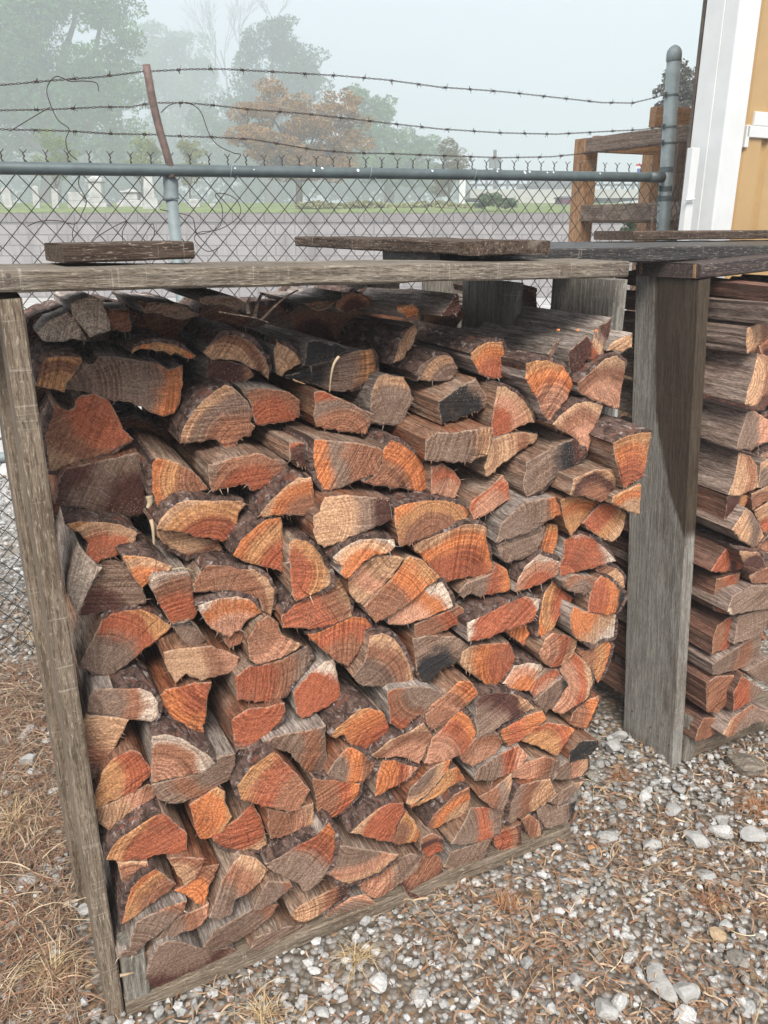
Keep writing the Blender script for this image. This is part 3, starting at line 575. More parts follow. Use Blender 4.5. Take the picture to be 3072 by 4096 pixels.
glowing red and orange end with charred right side|rok|W|B|85|1220,697,19 1220,740,18 1228,770,18 1253,790,16 1279,779,15 1311,749,14 1343,721,13 1341,705,13 1324,675,14 1295,672,16 1257,685,17
large smooth fan grey at the point and orange above|gry|SW|B|85|48,785,-109 68,817,-115 87,841,-121 107,869,-126 122,877,-129 151,878,-133 182,871,-137 205,855,-139 225,835,-140 241,814,-141 216,798,-135 184,784,-129 147,766,-122 121,753,-117 101,747,-114 73,765,-111
charcoal grey little block with white streaks|ggk|SW|-|60|234,845,-90 268,848,-90 282,830,-92 298,791,-95 270,780,-96 251,801,-94 240,821,-93
ragged brown slab with torn lower notch|tbp|W|-|-12|208,793,-80 237,794,-81 271,788,-82 304,782,-83 340,759,-82 363,742,-81 352,715,-79 320,710,-77 277,712,-76 255,727,-77 246,738,-77 225,722,-75 213,750,-77 208,772,-79
splintered chip end in the hollow below the dark ringed half round|bbt|S|-|60|335,784,-92 348,807,-96 374,803,-98 383,782,-95 370,767,-92 345,762,-89
grey brown block with a crumbly pale right edge|gbw|W|B|20|49,707,-67 56,736,-66 65,756,-65 102,751,-62 151,740,-57 173,725,-56 184,697,-55 181,664,-56 167,657,-58 135,668,-61 102,686,-63 70,697,-66
torn orange red arc curling down to a point|rot|NE|B|-50|192,697,-81 203,709,-80 234,706,-79 264,710,-78 299,700,-78 287,659,-81 285,623,-83 275,598,-85 276,560,-87 251,583,-86 228,609,-85 206,649,-83 193,677,-82
sawdusty dark brown face tapering down beside the post|tbg|NE|-|-10|37,686,-61 46,709,-60 69,699,-59 102,687,-58 125,675,-57 104,641,-58 89,612,-59 72,582,-60 59,564,-60 40,558,-61 37,611,-61 37,650,-61
cracked glowing red rotten end beside the post|yrr|W|-|30|50,561,-35 62,592,-33 85,614,-32 116,623,-32 134,611,-33 143,584,-35 157,557,-37 142,538,-38 116,517,-40 82,512,-40 51,505,-40 32,498,-40 38,535,-37
pale pink quarter round with a white crumbly rim|pbw|SW|B|-15|149,532,-35 155,589,-30 160,646,-26 191,642,-23 218,626,-21 245,595,-19 268,568,-18 280,546,-18 256,530,-22 227,529,-26 188,531,-30 159,528,-34
smooth grey brown crescent beneath the white rimmed quarter|gbg|NE|-|20|150,524,-38 188,525,-34 227,525,-29 257,528,-26 277,541,-22 288,560,-20 323,557,-16 319,527,-18 308,492,-22 285,485,-25 249,470,-30 211,459,-35 179,465,-38 159,484,-40
striped block with a feathered grey right edge|bpt|NW|-|-5|375,793,-58 398,823,-60 423,835,-62 446,811,-62 453,781,-62 485,758,-63 500,746,-63 481,737,-62 447,729,-60 411,728,-58 390,729,-57 377,746,-56
wide dark red brown slab with upright grain|rbg|W|B|80|342,719,-48 376,733,-54 412,723,-60 452,722,-66 502,731,-74 515,739,-76 524,700,-77 499,667,-73 468,648,-67 459,633,-65 443,624,-63 412,631,-58 370,650,-52 343,662,-48
red block covered in pale whitish streaks|rrw|SW|-|55|471,637,-59 489,655,-60 512,672,-61 548,692,-63 571,695,-63 576,661,-62 585,598,-59 567,585,-58 525,573,-57 487,567,-56 476,584,-57
smooth warm brown fan with clear growth rings|bro|S|B|85|496,786,-36 523,784,-38 570,792,-42 608,799,-45 641,788,-47 659,762,-47 659,745,-46 633,722,-44 608,694,-41 595,680,-39 566,703,-38 544,727,-37 516,758,-37
tan quarter round with a splintered left side|gbt|SW|B|30|606,648,-13 592,670,-13 619,692,-15 632,724,-16 639,758,-17 668,757,-18 698,737,-18 720,701,-18 738,660,-17 749,620,-16 741,607,-15 697,615,-14 651,627,-13 621,638,-13
black stained wedge with a grey green top|kgg|S|-|20|747,720,-23 793,719,-21 855,703,-16 871,693,-15 893,670,-12 854,633,-10 822,628,-11 790,606,-11 771,604,-11 759,625,-14 754,653,-17 751,692,-20
grey slab with a rust red lower left corner|gbr|NE|-|30|664,622,14 679,630,14 746,617,11 778,603,9 820,572,5 808,551,4 766,531,5 731,529,6 719,513,5 706,507,5 676,537,8 672,575,10
long sloping brown plank end at mid stack|pbo|SW|-|40|762,527,2 781,554,7 821,578,14 849,606,20 878,598,21 906,556,18 886,533,13 848,507,6 807,475,-2 791,480,-2
orange and brown half round under speckled grey bark|roy|SE|B|20|534,538,-6 542,553,-4 569,575,1 597,597,6 626,592,6 657,573,5 675,533,0 680,506,-4 664,479,-9 622,471,-13 595,487,-11 576,507,-9 569,530,-6 549,530,-7
big grey leaf shaped slab with striped grain|gbg|W|-|60|387,556,-28 410,566,-24 445,567,-20 485,562,-17 526,565,-12 527,513,-19 535,458,-26 522,430,-31 508,420,-34 491,432,-34 470,470,-31 456,492,-30 445,509,-29 410,532,-29
vivid red half disc with a green grey rim|rrg|N|B|-5|327,615,-50 341,627,-48 367,635,-46 407,631,-43 444,631,-40 446,608,-41 429,582,-44 407,559,-47 380,545,-49 358,535,-51 332,533,-53 331,574,-51
small striped block with an orange left half|gob|W|B|75|520,449,1 539,470,-2 571,496,-5 586,497,-5 615,466,-3 643,432,-1 627,412,1 610,397,3 566,413,3 537,428,2
sandy pinkish leaf shaped end under dark bark|pbt|S|B|20|623,470,11 641,480,12 671,500,13 722,503,11 760,517,11 783,481,6 791,463,4 777,433,1 760,390,-3 721,425,3 687,442,6 648,453,9
mottled pink brown end with a jagged right edge|orp|W|B|60|634,354,11 643,407,6 658,439,2 691,429,-1 724,403,-4 757,383,-6 737,365,-2 702,357,3 671,357,7 641,351,11
large barked wedge with an orange stripe and grey right edge|bry|SE|B|-10|314,493,5 345,526,4 367,537,3 400,550,3 425,512,4 450,474,6 476,425,8 464,408,9 451,384,10 426,390,10 378,417,9 339,442,8 319,456,7
orange red triangle with a dark right edge|rot|E|-|85|870,663,-6 889,673,-5 933,670,-5 1004,655,-7 1014,639,-9 1029,607,-12 1019,570,-16 1001,550,-18 982,531,-20 959,541,-19 924,576,-15 882,612,-11 870,629,-9
peach half round with a thin dark ring|opw|S|B|40|992,544,-10 1031,580,-18 1072,578,-19 1114,561,-19 1123,552,-18 1105,535,-14 1080,497,-7 1050,508,-8 1013,525,-9
striped red and cream diamond shaped end|prt|W|-|25|1088,607,5 1101,648,8 1123,659,7 1175,637,0 1219,609,-6 1208,569,-9 1183,548,-9 1151,547,-7 1114,570,-1
large ragged pink round at the right|prt|W|B|-50|1160,416,-14 1186,445,-15 1204,488,-19 1183,521,-26 1205,547,-27 1227,566,-27 1255,541,-20 1277,507,-13 1284,472,-7 1265,425,-3 1232,415,-5 1188,397,-8
weathered pink chip lying against the large ragged round|prg|S|-|60|1080,497,-7 1096,528,-11 1129,547,-17 1176,529,-22 1185,502,-21 1134,485,-13 1092,476,-7
thin dark grey plank end lying at a slant|ggk|W|-|45|1092,468,-8 1127,486,-9 1180,513,-10 1209,480,-16 1207,458,-19 1179,429,-20 1143,410,-19 1116,437,-14
cream edged orange block with a knot near its right edge|otw|NW|B|-80|1169,664,20 1159,708,25 1167,730,27 1204,706,21 1250,686,14 1329,662,4 1336,592,-4 1295,598,1 1262,590,3 1214,615,11 1184,642,16
yellow brown wedge at the right rim|byo|W|B|40|1222,582,-18 1260,564,-14 1294,582,-10 1319,592,-7 1333,564,-6 1330,532,-7 1321,490,-10 1306,456,-12 1286,497,-13 1260,532,-15
shredded bright orange splintered end|oor|N|-|80|1021,661,-47 1044,670,-44 1080,677,-40 1088,644,-35 1076,630,-35 1069,616,-34 1060,627,-37 1037,646,-43
dusky brown quarter at the right rim|bob|W|B|-20|1228,351,-22 1238,381,-23 1274,405,-21 1323,416,-16 1316,392,-15 1295,347,-14 1281,321,-14 1243,337,-19
pale speckled half disc with a black lower left|gdt|SW|B|20|904,530,11 923,543,9 965,538,8 1016,520,8 1061,488,10 1081,462,12 1038,455,14 980,446,16 954,434,18 908,432,19 903,476,15
mid size pink slab leaning right beneath the orange plank|bpp|SW|-|35|767,534,10 807,552,6 849,573,2 877,590,-2 900,574,0 916,546,4 891,528,7 845,511,11 801,500,14 781,494,16 768,509,14
pink orange round with a dark ring at right|pro|SW|B|35|769,397,5 787,459,6 819,483,7 844,510,8 866,517,9 894,482,10 909,444,11 901,412,10 878,391,9 835,387,8 789,386,6
curved reddish block with a bark band on its left|oro|E|B|-5|994,389,5 984,419,2 1033,433,3 1068,441,5 1111,443,7 1123,413,10 1083,392,9 1047,375,9 1012,367,7
yellow orange leaf shaped end pointing left|yro|SW|-|20|1061,359,-4 1094,385,-4 1137,394,-2 1186,375,3 1222,352,7 1194,317,9 1168,287,10 1146,302,7 1116,327,3 1079,347,-2
smooth black cut face at the lower right rim|kkk|W|-|30|1202,275,18 1202,299,20 1234,327,27 1284,314,32 1290,297,32 1269,270,27 1234,259,21 1205,257,17
grey brown end showing fine circular rings|pbg|S|-|60|865,392,8 905,427,13 951,445,17 972,420,14 990,387,10 976,361,7 943,346,4 908,338,3 874,369,6
striped grey pink slab with a torn right end|grp|W|-|70|908,308,11 919,332,9 973,355,12 1035,369,16 1062,332,23 1048,316,24 1013,297,22 958,288,18 911,301,12
brownish grey box end in the lower right|pbg|W|-|10|1023,275,15 1020,303,18 1062,312,20 1117,314,22 1171,280,22 1163,235,17 1149,228,16 1074,249,15
dull round grey brown end at the right rim|gpt|W|B|30|1151,231,23 1162,260,21 1205,269,16 1275,245,9 1282,211,8 1256,195,12 1201,207,18
brown slab with a rust middle under the cracked red end|tpb|W|-|65|40,502,-39 70,507,-41 104,514,-43 144,521,-46 157,514,-45 154,487,-42 123,474,-39 92,461,-36 57,447,-33 41,469,-35
large glossy orange brown fan beneath barky slab|rry|SE|B|10|41,410,3 52,436,4 70,452,4 105,467,3 144,480,1 164,475,-1 186,436,-5 207,400,-9 203,359,-12 186,357,-11 136,375,-6 116,372,-5 74,391,-1
knotty orange block in the lower left|ooy|W|-|70|220,453,-30 249,470,-26 280,484,-21 294,468,-19 294,438,-18 305,401,-16 282,369,-19 251,358,-24 236,362,-26 226,393,-28 224,422,-29
pink red half disc with a tan lower rim|rrt|N|B|-5|262,368,-19 291,376,-22 323,388,-25 355,410,-29 371,368,-26 382,293,-20 359,291,-18 315,305,-16 279,331,-16 262,353,-17
little fan of brown wood tucked above the wet wedge|bbt|S|-|70|61,393,-4 120,374,3 118,363,3 100,348,2 76,323,1 67,341,-1
wet orange wedge running down to the left post|byo|SE|B|65|52,252,16 66,301,17 79,336,18 105,354,16 131,359,13 149,332,8 172,291,2 145,276,4 108,265,9 67,250,13
brown grey triangle pointing down|tbb|SW|-|25|158,367,2 192,357,4 236,337,7 227,315,6 212,291,4 191,277,2 181,304,2 171,337,2
rusty triangle pressed between two grey ends|obb|SW|-|25|166,276,0 197,281,-1 232,307,-6 268,299,-5 255,281,-2 239,253,3 224,215,9 207,228,7 185,260,3
long grey brown leaf shaped end|gbt|SW|-|65|229,191,22 243,221,18 264,266,12 291,296,7 314,313,4 345,292,6 370,252,10 351,230,14 316,214,17 290,210,18 279,178,22 251,175,23
dark grey left part of a broad bottom log|ggb|SW|-|60|61,194,27 68,220,27 79,253,26 109,260,25 144,261,23 188,259,21 178,234,21 161,223,22 134,204,23 98,191,25 71,172,26 35,179,28 42,195,28
brown striped wedge beside the broad bottom log|gbp|W|-|60|99,147,1 142,190,5 169,210,8 205,215,11 234,224,13 229,188,11 209,164,8 165,159,5 134,152,3
dark slanting slab near the bottom beam|ggb|SW|-|20|211,113,17 240,148,18 280,154,15 325,161,11 366,156,7 390,138,3 377,114,2 335,89,3 291,81,6 249,85,10 221,92,13
shaded grey block beneath the rounded fan|ggb|W|-|75|329,163,16 344,206,22 363,239,27 412,218,31 417,201,30 395,183,26 384,176,24 348,156,18
pinkish torn slab under the large barked wedge|bpt|W|-|60|385,319,-2 378,360,0 380,405,2 421,381,-1 450,379,-3 489,379,-5 488,339,-6 488,318,-7 449,318,-5 408,316,-3
reddish fan with an orange curved right side|bro|W|B|25|491,422,-7 488,443,-6 539,425,-2 602,396,2 597,363,0 574,339,-4 545,320,-7 510,317,-11 499,345,-10 496,387,-8
grey and brown fan with a crack through its right side|gro|SW|B|50|360,277,15 393,287,20 436,308,26 480,321,32 508,350,37 522,319,38 521,279,37 512,229,35 489,191,31 463,171,27 446,173,25 433,199,24 401,230,20 380,247,18
tan and red end with clear rings under purple bark|rrt|SE|B|30|560,295,31 583,309,29 628,329,24 667,332,21 708,314,16 709,289,16 689,252,17 679,210,17 635,238,22 583,278,28
wide bowl shaped grey tan end|gpt|N|B|75|507,190,23 518,221,27 524,280,36 568,253,33 629,214,28 693,173,23 662,150,19 644,133,16 606,131,15 568,132,15 543,149,17
wet rusty block with black streaks|byo|W|-|80|689,188,-1 697,241,7 716,285,14 742,240,10 762,197,6 751,168,1 712,175,-1
crosshatched pink grey slab leaning right|pgg|W|-|40|597,94,-7 647,120,-3 691,138,2 735,147,7 762,129,13 752,101,15 713,75,12 665,51,8 636,44,5 613,66,-1
shaded brown end with a dark upper edge|tbd|W|B|-5|416,104,14 441,121,11 485,124,8 542,127,3 564,120,3 559,89,6 526,81,9 481,70,14 446,71,16 426,89,15
dark curved bottom slab with faint rings|ggp|S|-|-30|505,39,-3 523,67,0 571,80,6 608,79,11 639,32,12 602,14,7 566,1,2 514,-11,-4
long shadowed slab lying on the bottom beam|ggd|W|-|5|328,83,15 363,75,10 406,67,4 482,32,-6 508,5,-10 481,6,-7 417,12,2 349,22,11 314,55,16
stained dark red end spreading at the foot|bdr|N|-|40|703,70,11 733,79,6 768,109,-3 799,112,-8 831,80,-8 839,24,-1 845,-10,4 806,-4,8 746,5,15 718,33,15
knotty dark red stub with a round knot|rdb|S|-|40|761,144,8 760,182,9 791,192,14 821,165,18 819,128,17 793,123,13 781,116,11
curved tan and orange strip leaning right|gto|NW|-|50|722,299,5 727,337,7 760,364,7 796,382,7 843,386,6 835,357,5 812,329,4 776,300,3 736,283,4
orange leaf shaped end behind the curved strip|yoo|NW|-|45|743,259,-21 789,276,-18 824,308,-15 846,341,-13 873,340,-12 900,290,-13 863,277,-15 817,263,-18 777,258,-20
small ended orange block with mottled bark|tob|SE|B|60|789,190,-12 803,230,-5 833,256,2 856,281,7 895,292,12 903,245,6 901,196,-2 854,187,-7 815,176,-12
large slab banded grey and dusky red|grg|W|-|60|839,147,25 883,192,15 904,221,9 945,208,8 975,190,8 1005,169,9 994,115,19 966,116,21 916,119,24 868,130,26
open book shaped small triangular end|bgt|W|-|60|923,251,15 963,265,19 1014,298,23 1013,257,27 1002,219,30 988,194,31 962,208,26 936,234,19
smooth grey brown wedge standing on its point|tbg|E|B|40|1016,139,12 1017,203,22 1030,256,30 1085,251,28 1138,238,25 1173,168,14 1129,142,11 1083,136,10 1030,124,9
small brown red box end by the bottom beam|rbd|W|-|5|987,82,-2 1014,105,2 1066,110,9 1074,29,11 1046,22,7 1014,23,2 992,57,-1
smooth grey ringed half round on the bottom beam|ggt|N|B|60|839,50,-5 853,95,-1 900,100,6 971,106,15 963,75,12 950,30,7 906,11,1 872,15,-3
dull grey block end above the beam corner|ggk|W|-|10|1126,117,-4 1150,132,-4 1195,111,2 1254,113,6 1241,69,12 1213,56,12 1155,55,8 1133,87,1
narrow tan curved end next to the dull grey block|btb|W|B|85|1067,120,7 1093,131,8 1129,91,6 1143,43,3 1136,8,0 1118,20,1 1093,68,4
sawdusty thin slab tilted at the rim|ggt|W|-|30|1138,163,23 1184,172,15 1234,176,7 1276,166,3 1243,148,10 1205,135,17 1173,134,22
huge dark oval half log resting on the bottom beam|gdg|N|B|-5|74,74,11 85,90,13 100,137,17 118,166,19 141,168,18 167,149,14 190,120,9 215,92,4 245,73,-1 277,62,-4 300,26,-10 299,1,-13 260,-7,-11 221,-2,-8 180,4,-4 132,24,2 94,49,7
splintered tan stub in the bottom left corner|tbt|N|-|80|66,152,7 108,144,2 101,114,2 89,83,3 75,82,5 70,114,6
@@
tan end with a white cracked rim|tbt|W|-|35|1676,1361,-11 1686,1364,-12 1703,1366,-14 1717,1371,-16 1778,1364,-21 1788,1345,-20 1736,1325,-14 1706,1305,-10 1689,1299,-8 1680,1325,-9
tall tan end with slanting saw marks|tbt|W|-|60|1714,1299,0 1743,1293,-1 1804,1276,-3 1796,1245,0 1756,1192,7 1728,1163,11 1681,1175,12 1690,1217,8 1706,1252,4
long weathered grey log lying high up beside the wet post|gbg|W|-|10|1664,1427,56 1727,1431,49 1752,1398,47 1683,1378,53
dark barky log right under the crossing board|dbd|W|-|10|1668,1465,45 1748,1468,46 1762,1436,42 1682,1428,41
dusky grey quarter behind a bleached split side|gpg|W|-|60|1706,1048,-6 1697,1052,-7 1712,1096,-12 1730,1144,-17 1755,1145,-16 1807,1117,-10 1843,1080,-4 1807,1058,-3 1770,1057,-5 1743,1048,-5
ochre striped six sided end|tbt|W|-|80|1732,1035,-26 1773,1019,-21 1800,990,-16 1812,928,-10 1779,922,-12 1744,913,-15 1706,920,-19 1722,956,-20 1730,1004,-23
little orange triangle under the ochre striped end|dyo|W|-|30|1707,915,-21 1758,910,-26 1818,901,-33 1796,868,-34 1759,845,-33 1720,827,-31 1715,876,-25
weathered sandy square end standing on one corner|tgt|W|-|50|1704,831,11 1758,882,4 1783,867,2 1823,826,1 1854,783,1 1813,756,5 1751,793,9
rotten blood red end|rdr|W|-|30|1736,742,-34 1773,760,-39 1821,725,-48 1861,687,-55 1852,665,-54 1774,673,-42 1695,698,-29
grey end with a small pale ring at the frame edge|ggt|S|-|30|1811,996,-15 1843,1005,-19 1885,985,-20 1891,927,-14 1809,929,-8
brown wedge end at the frame edge|bbt|S|-|30|1795,911,-16 1852,929,-12 1898,893,-13 1853,880,-16 1815,860,-19
tan ringed end with a dark red heart|rtt|S|-|30|1820,858,-19 1871,877,-18 1923,832,-13 1898,798,-13 1871,783,-13 1846,817,-16
small dark brown end wedged low at the frame edge|bbd|S|-|30|1856,741,-19 1896,773,-19 1932,753,-14 1934,722,-10 1885,725,-14
flaky barked stub beside the rotten red end|dtt|S|B|30|1749,763,8 1825,747,14 1854,705,20 1826,694,19 1777,714,14
rusty brown block sloping down to the right|brb|W|-|40|1737,660,-41 1828,665,-36 1821,597,-37 1797,538,-38 1743,560,-41
reddish brown block with peeling splinters|brb|W|B|40|1749,518,-24 1801,530,-31 1842,523,-36 1839,470,-36 1830,422,-35 1746,426,-25 1737,483,-23
broad grey end with deep horizontal saw grooves|gbg|W|-|15|1743,398,-17 1809,419,-19 1899,440,-21 1950,446,-23 1959,388,-26 1941,346,-27 1851,343,-24 1757,357,-20
plain brown rounded block|bbt|W|-|30|1742,331,-27 1782,344,-25 1896,318,-27 1885,252,-37 1862,214,-42 1836,186,-47 1782,213,-43
shadowed brown block low beside the tall post|bbd|W|-|30|1776,140,-59 1794,177,-58 1871,153,-59 1881,107,-60 1840,92,-60 1771,96,-60
dark grey wedge with a red left edge|rgg|W|-|60|1860,337,0 1982,250,-1 1935,225,-7 1866,206,-13 1844,280,-7
grey end with circular growth rings|ggg|S|-|30|1896,334,-18 1978,362,-12 2036,330,-11 2064,237,-16 1949,291,-18
weathered slate grey end|ggk|W|-|10|1816,539,-13 1933,537,-8 1971,493,-2 1919,466,-1 1873,455,-2 1807,453,-5
grey split end with bleached lower corner|ggw|N|-|10|1727,585,19 1747,628,11 1833,636,-1 1977,601,-15 1983,527,-6 1863,553,6 1751,571,18
small brown end above the grey split end|bbt|S|-|30|1857,630,-15 1842,658,-19 1916,670,-19 1965,646,-14 1968,610,-10
wide grey brown end resting on the low beam|gbt|S|-|30|1827,136,-10 1871,178,-18 1962,196,-24 2001,168,-20 2090,131,-17 2091,97,-11 1979,130,-14 1857,116,-8
'''
_a, _b = LOGS.strip().split('@@')
for ln in _a.strip().split('\n'): make_log(ln)
for ln in _b.strip().split('\n'): make_log(ln, True)

# filler logs added behind the front stack to stop light leaking through its gaps
RS = np.random.RandomState(77); REAR = {}
for r_, z_ in enumerate((.80, .92, 1.04, 1.16, 1.28, 1.38)):
    for c_ in range(10):
        s_ = .07 + c_ * .118 + (.055 if r_ % 2 else 0); 
        if s_ > 1.18: continue
        k_ = RS.randint(5, 7); a0 = RS.uniform(0, 6.28); pts_ = []
        for q in range(k_):
            an_ = a0 + 2 * math.pi * q / k_; rr_ = RS.uniform(.058, .082); pts_.append('%d,%d,%d' % ((s_ + rr_ * math.cos(an_)) * 1000, (z_ + .85 * rr_ * math.sin(an_)) * 1000, (-.43 + RS.uniform(-.02, .02) if z_ < 1.2 else -.47) * 1000))
        make_log('x|%s|S|B|20|%s' % (RS.choice(['bbg', 'ggb', 'dbg']), ' '.join(pts_)), False, True)

for r_ in range(11):  # more filler logs, added inside the right hand rack to close bright gaps
    for c_ in range(3):
        s_ = sc_ + .10 + c_ * .13 + (.05 if r_ % 2 else 0); z_ = .14 + r_ * .125
        k_ = RS.randint(5, 7); a0 = RS.uniform(0, 6.28); pts_ = []
        for q in range(k_):
            an_ = a0 + 2 * math.pi * q / k_; rr_ = RS.uniform(.068, .088); pts_.append('%d,%d,%d' % ((s_ + rr_ * math.cos(an_)) * 1000, (z_ + .85 * rr_ * math.sin(an_)) * 1000, (-.095 - .13 + RS.uniform(-.03, .03)) * 1000))
        make_log('x|%s|S|B|20|%s' % (RS.choice(['bbg', 'ggb', 'dbg']), ' '.join(pts_)), True, True)

# ================================================================ boards
def board(name, p0, dx, dy, dz, L, Wd, T, mat, parent=None, rough=.0012, bow=0.0, seg=26, endcut=0.0):
    """a sawn board: p0 = its lower front left corner, L along dx, Wd along dy, T along dz"""
    dx, dy, dz = Vector(dx).normalized(), Vector(dy).normalized(), Vector(dz).normalized()
    prof = []; r = min(.0035, T * .15)
    ny, nz = max(2, int(Wd / .03)), max(1, int(T / .019))
    for k in range(ny + 1): prof.append((r + (Wd - 2 * r) * k / ny, 0))
    for k in range(nz + 1): prof.append((Wd, r + (T - 2 * r) * k / nz))
    for k in range(ny + 1): prof.append((Wd - r - (Wd - 2 * r) * k / ny, T))
    for k in range(nz + 1): prof.append((0, T - r - (T - 2 * r) * k / nz))
    m = len(prof); vs = []; fs = []; sd = R.uniform(0, 99)
    for i in range(seg + 1):
        x = L * i / seg; bz = bow * (1 - (2 * i / seg - 1) ** 2)
        for k, (y, z) in enumerate(prof):
            xx = x + (rough * 2.0 * n3((y * 40, z * 60, sd + i)) if i in (0, seg) else 0) + (endcut * y if i == seg else 0)
            vs.append((xx, y + rough * n3((x * 9, y * 30, z * 30 + sd)) * 1.3, z + bz + rough * n3((x * 7 + 5, y * 30 + 9, z * 30 + sd)) * 1.3))
    for i in range(seg):
        for k in range(m): fs.append((i * m + k, i * m + (k + 1) % m, (i + 1) * m + (k + 1) % m, (i + 1) * m + k))
    fs.append(tuple(range(m))[::-1]); fs.append(tuple(seg * m + k for k in range(m)))
    if dx.cross(dy).dot(dz) > 0: fs = [f[::-1] for f in fs]
    me = bpy.data.meshes.new(name); me.from_pydata(vs, [], fs); me.update()
    bm_fix(me)
    o = link(name, me, None, mat); mw = Matrix((dx, dy, dz)).transposed().to_4x4(); mw.translation = Vector(p0)
    if parent is not None:
        o.parent = parent; mw.translation = Vector(p0) - Vector(parent.location)
    o.matrix_local = mw
    return o
import bmesh
def bm_fix(me):
    bm = bmesh.new(); bm.from_mesh(me); bmesh.ops.recalc_face_normals(bm, faces=bm.faces); bm.to_mesh(me); bm.free()
B_ = -N                                                          # into the rack
rack = empty('firewood_rack', O); tag(rack, 'weathered open wooden rack with bare posts holding the front wood stack', 'firewood rack', 'firewood racks')
ztop = onp(600, 1176, 0).z; ztr = onp(2480, 1131, 0).z
# uprights: 2 x 10 boards, edge to the front
board('post', W(.002, 0, -.03), Z, B_, S, ztop + .03, .19, .034, M['rackv'], rack)
board('post', W(-.012, -.36, -.03), Z, B_, S, ztop + .012, .235, .038, M['rackv'], rack)
_rs = (onp(2463, 1130, -.075) - O).dot(S)
board('post', W(_rs, -.075, -.02), Z, B_, S, ztr + .02, .235, .038, M['greyboard'], rack)
board('post', W(1.19, -.33, -.02), Z, B_, S, ztr + .002, .235, .038, M['greyboard'], rack)
# top planks lie across the posts
p0 = onp(-260, 1176, .004); p1 = onp(2511, 1130, .004); dxt = (p1 - p0).normalized()
board('top_plank', p0, dxt, B_, Z, (p1 - p0).length, .20, .033, M['rack'], rack, rough=.0018, seg=60)
q0 = W(-.47, -.215, p0.z - .013)
board('top_plank', q0, dxt, B_, Z, (p1 - p0).length - .04, .235, .034, M['greyboard'], rack, seg=40)
nb = MB()
for s__, zz__ in ((.018, .45), (.020, .72), (1.235, .5), (1.238, .76)):
    q__ = p0 + dxt * (s__ / 1.0 + (W(0, 0, 0) - p0).dot(S)) + Z * .036 * zz__; nb.tube([q__ - N * .002, q__ + N * .0012], .0035, 8)
nb.build('nail', M['rust'], rack, origin=p0)
# bottom frame: front and rear rails and slats on them
board('bottom_rail', W(.0395, .013, .0), S, B_, Z, 1.195, .09, .040, M['rackv'], rack, rough=.0016, seg=40)
board('bottom_rail', W(.0395, -.52, .0), S, B_, Z, 1.15, .04, .06, M['rackv'], rack)
for k in range(5): board('floor_slat', W(.06 + k * .25, -.10, .041 if k % 2 else .042), S, B_, Z, .14, .41, .02, M['rackv'], rack, seg=6)
board('corner_block', W(.042, .012, 0.041), Z, S, B_, .16, .05, .03, M['greyboard'], rack, seg=8)

# ---------------------------------------------------------------- right hand rack
rack2 = empty('firewood_rack', Cc); tag(rack2, 'grey upright board rack with a dark wet streak holding the right hand stack', 'firewood rack', 'firewood racks')
pt = onp(2799, 1122, nc_ - .002); pb = Vector((0.91018, 2.14748, -.02)); updir = (pt - pb)
hh = updir.length; updir.normalize(); wid = .2235
dS2 = (S - updir * S.dot(updir)).normalized()
rear = pb + B_ * wid
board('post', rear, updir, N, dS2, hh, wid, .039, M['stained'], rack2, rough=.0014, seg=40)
nails = MB()
for px, py in ((2530, 2843), (2602, 2908), (2632, 2944), (2677, 2980)):
    d = Vector(ray(px, py)); c0 = Vector((0, 0, EYE)); nn = dS2
    hit = c0 + d * (nn.dot(pb - c0) / nn.dot(d)); nails.tube([hit + dS2 * .002, hit - dS2 * .002], .0035, 8)
nails.build('nail', M['rust'], rack2, origin=pb)
zc = pt.z
board('post', W(sc_ - .10, nc_ - .38, -.02), updir, B_, S, hh, .235, .038, M['greyboard'], rack2)
board('bottom_rail', W(sc_ + .002, nc_ - .004, 0.0), S, B_, Z, 1.6, .09, .075, M['rackv'], rack2, rough=.002, seg=40)
board('bottom_rail', W(sc_ + .002, nc_ - .5, 0.0), S, B_, Z, 1.6, .04, .075, M['rackv'], rack2)
board('corner_block', W(sc_ + .004, nc_ + .004, 0.0), Z, S, B_, .16, .045, .03, M['greyboard'], rack2, seg=8)

# ---------------------------------------------------------------- a third rack standing close behind, only its back boards show
rack3 = empty('firewood_rack', W(.3, -.95, 0)); tag(rack3, 'back rack of upright boards glimpsed under the top plank of the front rack', 'firewood rack', 'firewood racks')
def upright(x0, x1, n, y0, mat, tt=.03):
    a = onp(x0, y0, n); b2 = onp(x1, y0, n); w_ = (b2 - a).dot(S)
    board('upright_board', Vector((a.x, a.y, 0)), Z, S, B_, a.z, w_, tt, mat, rack3, seg=12)
upright(1300, 1460, -.80, 1110, M['greyboard']); upright(1470, 1600, -.82, 1105, M['rackv']); upright(1705, 1850, -.84, 1100, M['greyboard']); upright(1855, 1900, -.80, 1100, M['greyboard'])
upright(1893, 1940, -.74, 1100, M['rack'], .05); upright(1943, 1972, -.72, 1100, M['timber'], .03)
t = '''barked log end glimpsed between two upright boards behind the front rack|ddb|S|B|10|'''
a4 = [onp(x, y, -.62) for x, y in ((1978, 1165), (2060, 1155), (2146, 1160), (2150, 1250), (1980, 1250))]
make_log(t + ' '.join('%d,%d,%d' % tuple(round(v * 1000) for v in (srf(p)[0], srf(p)[2], srf(p)[1])) for p in a4))

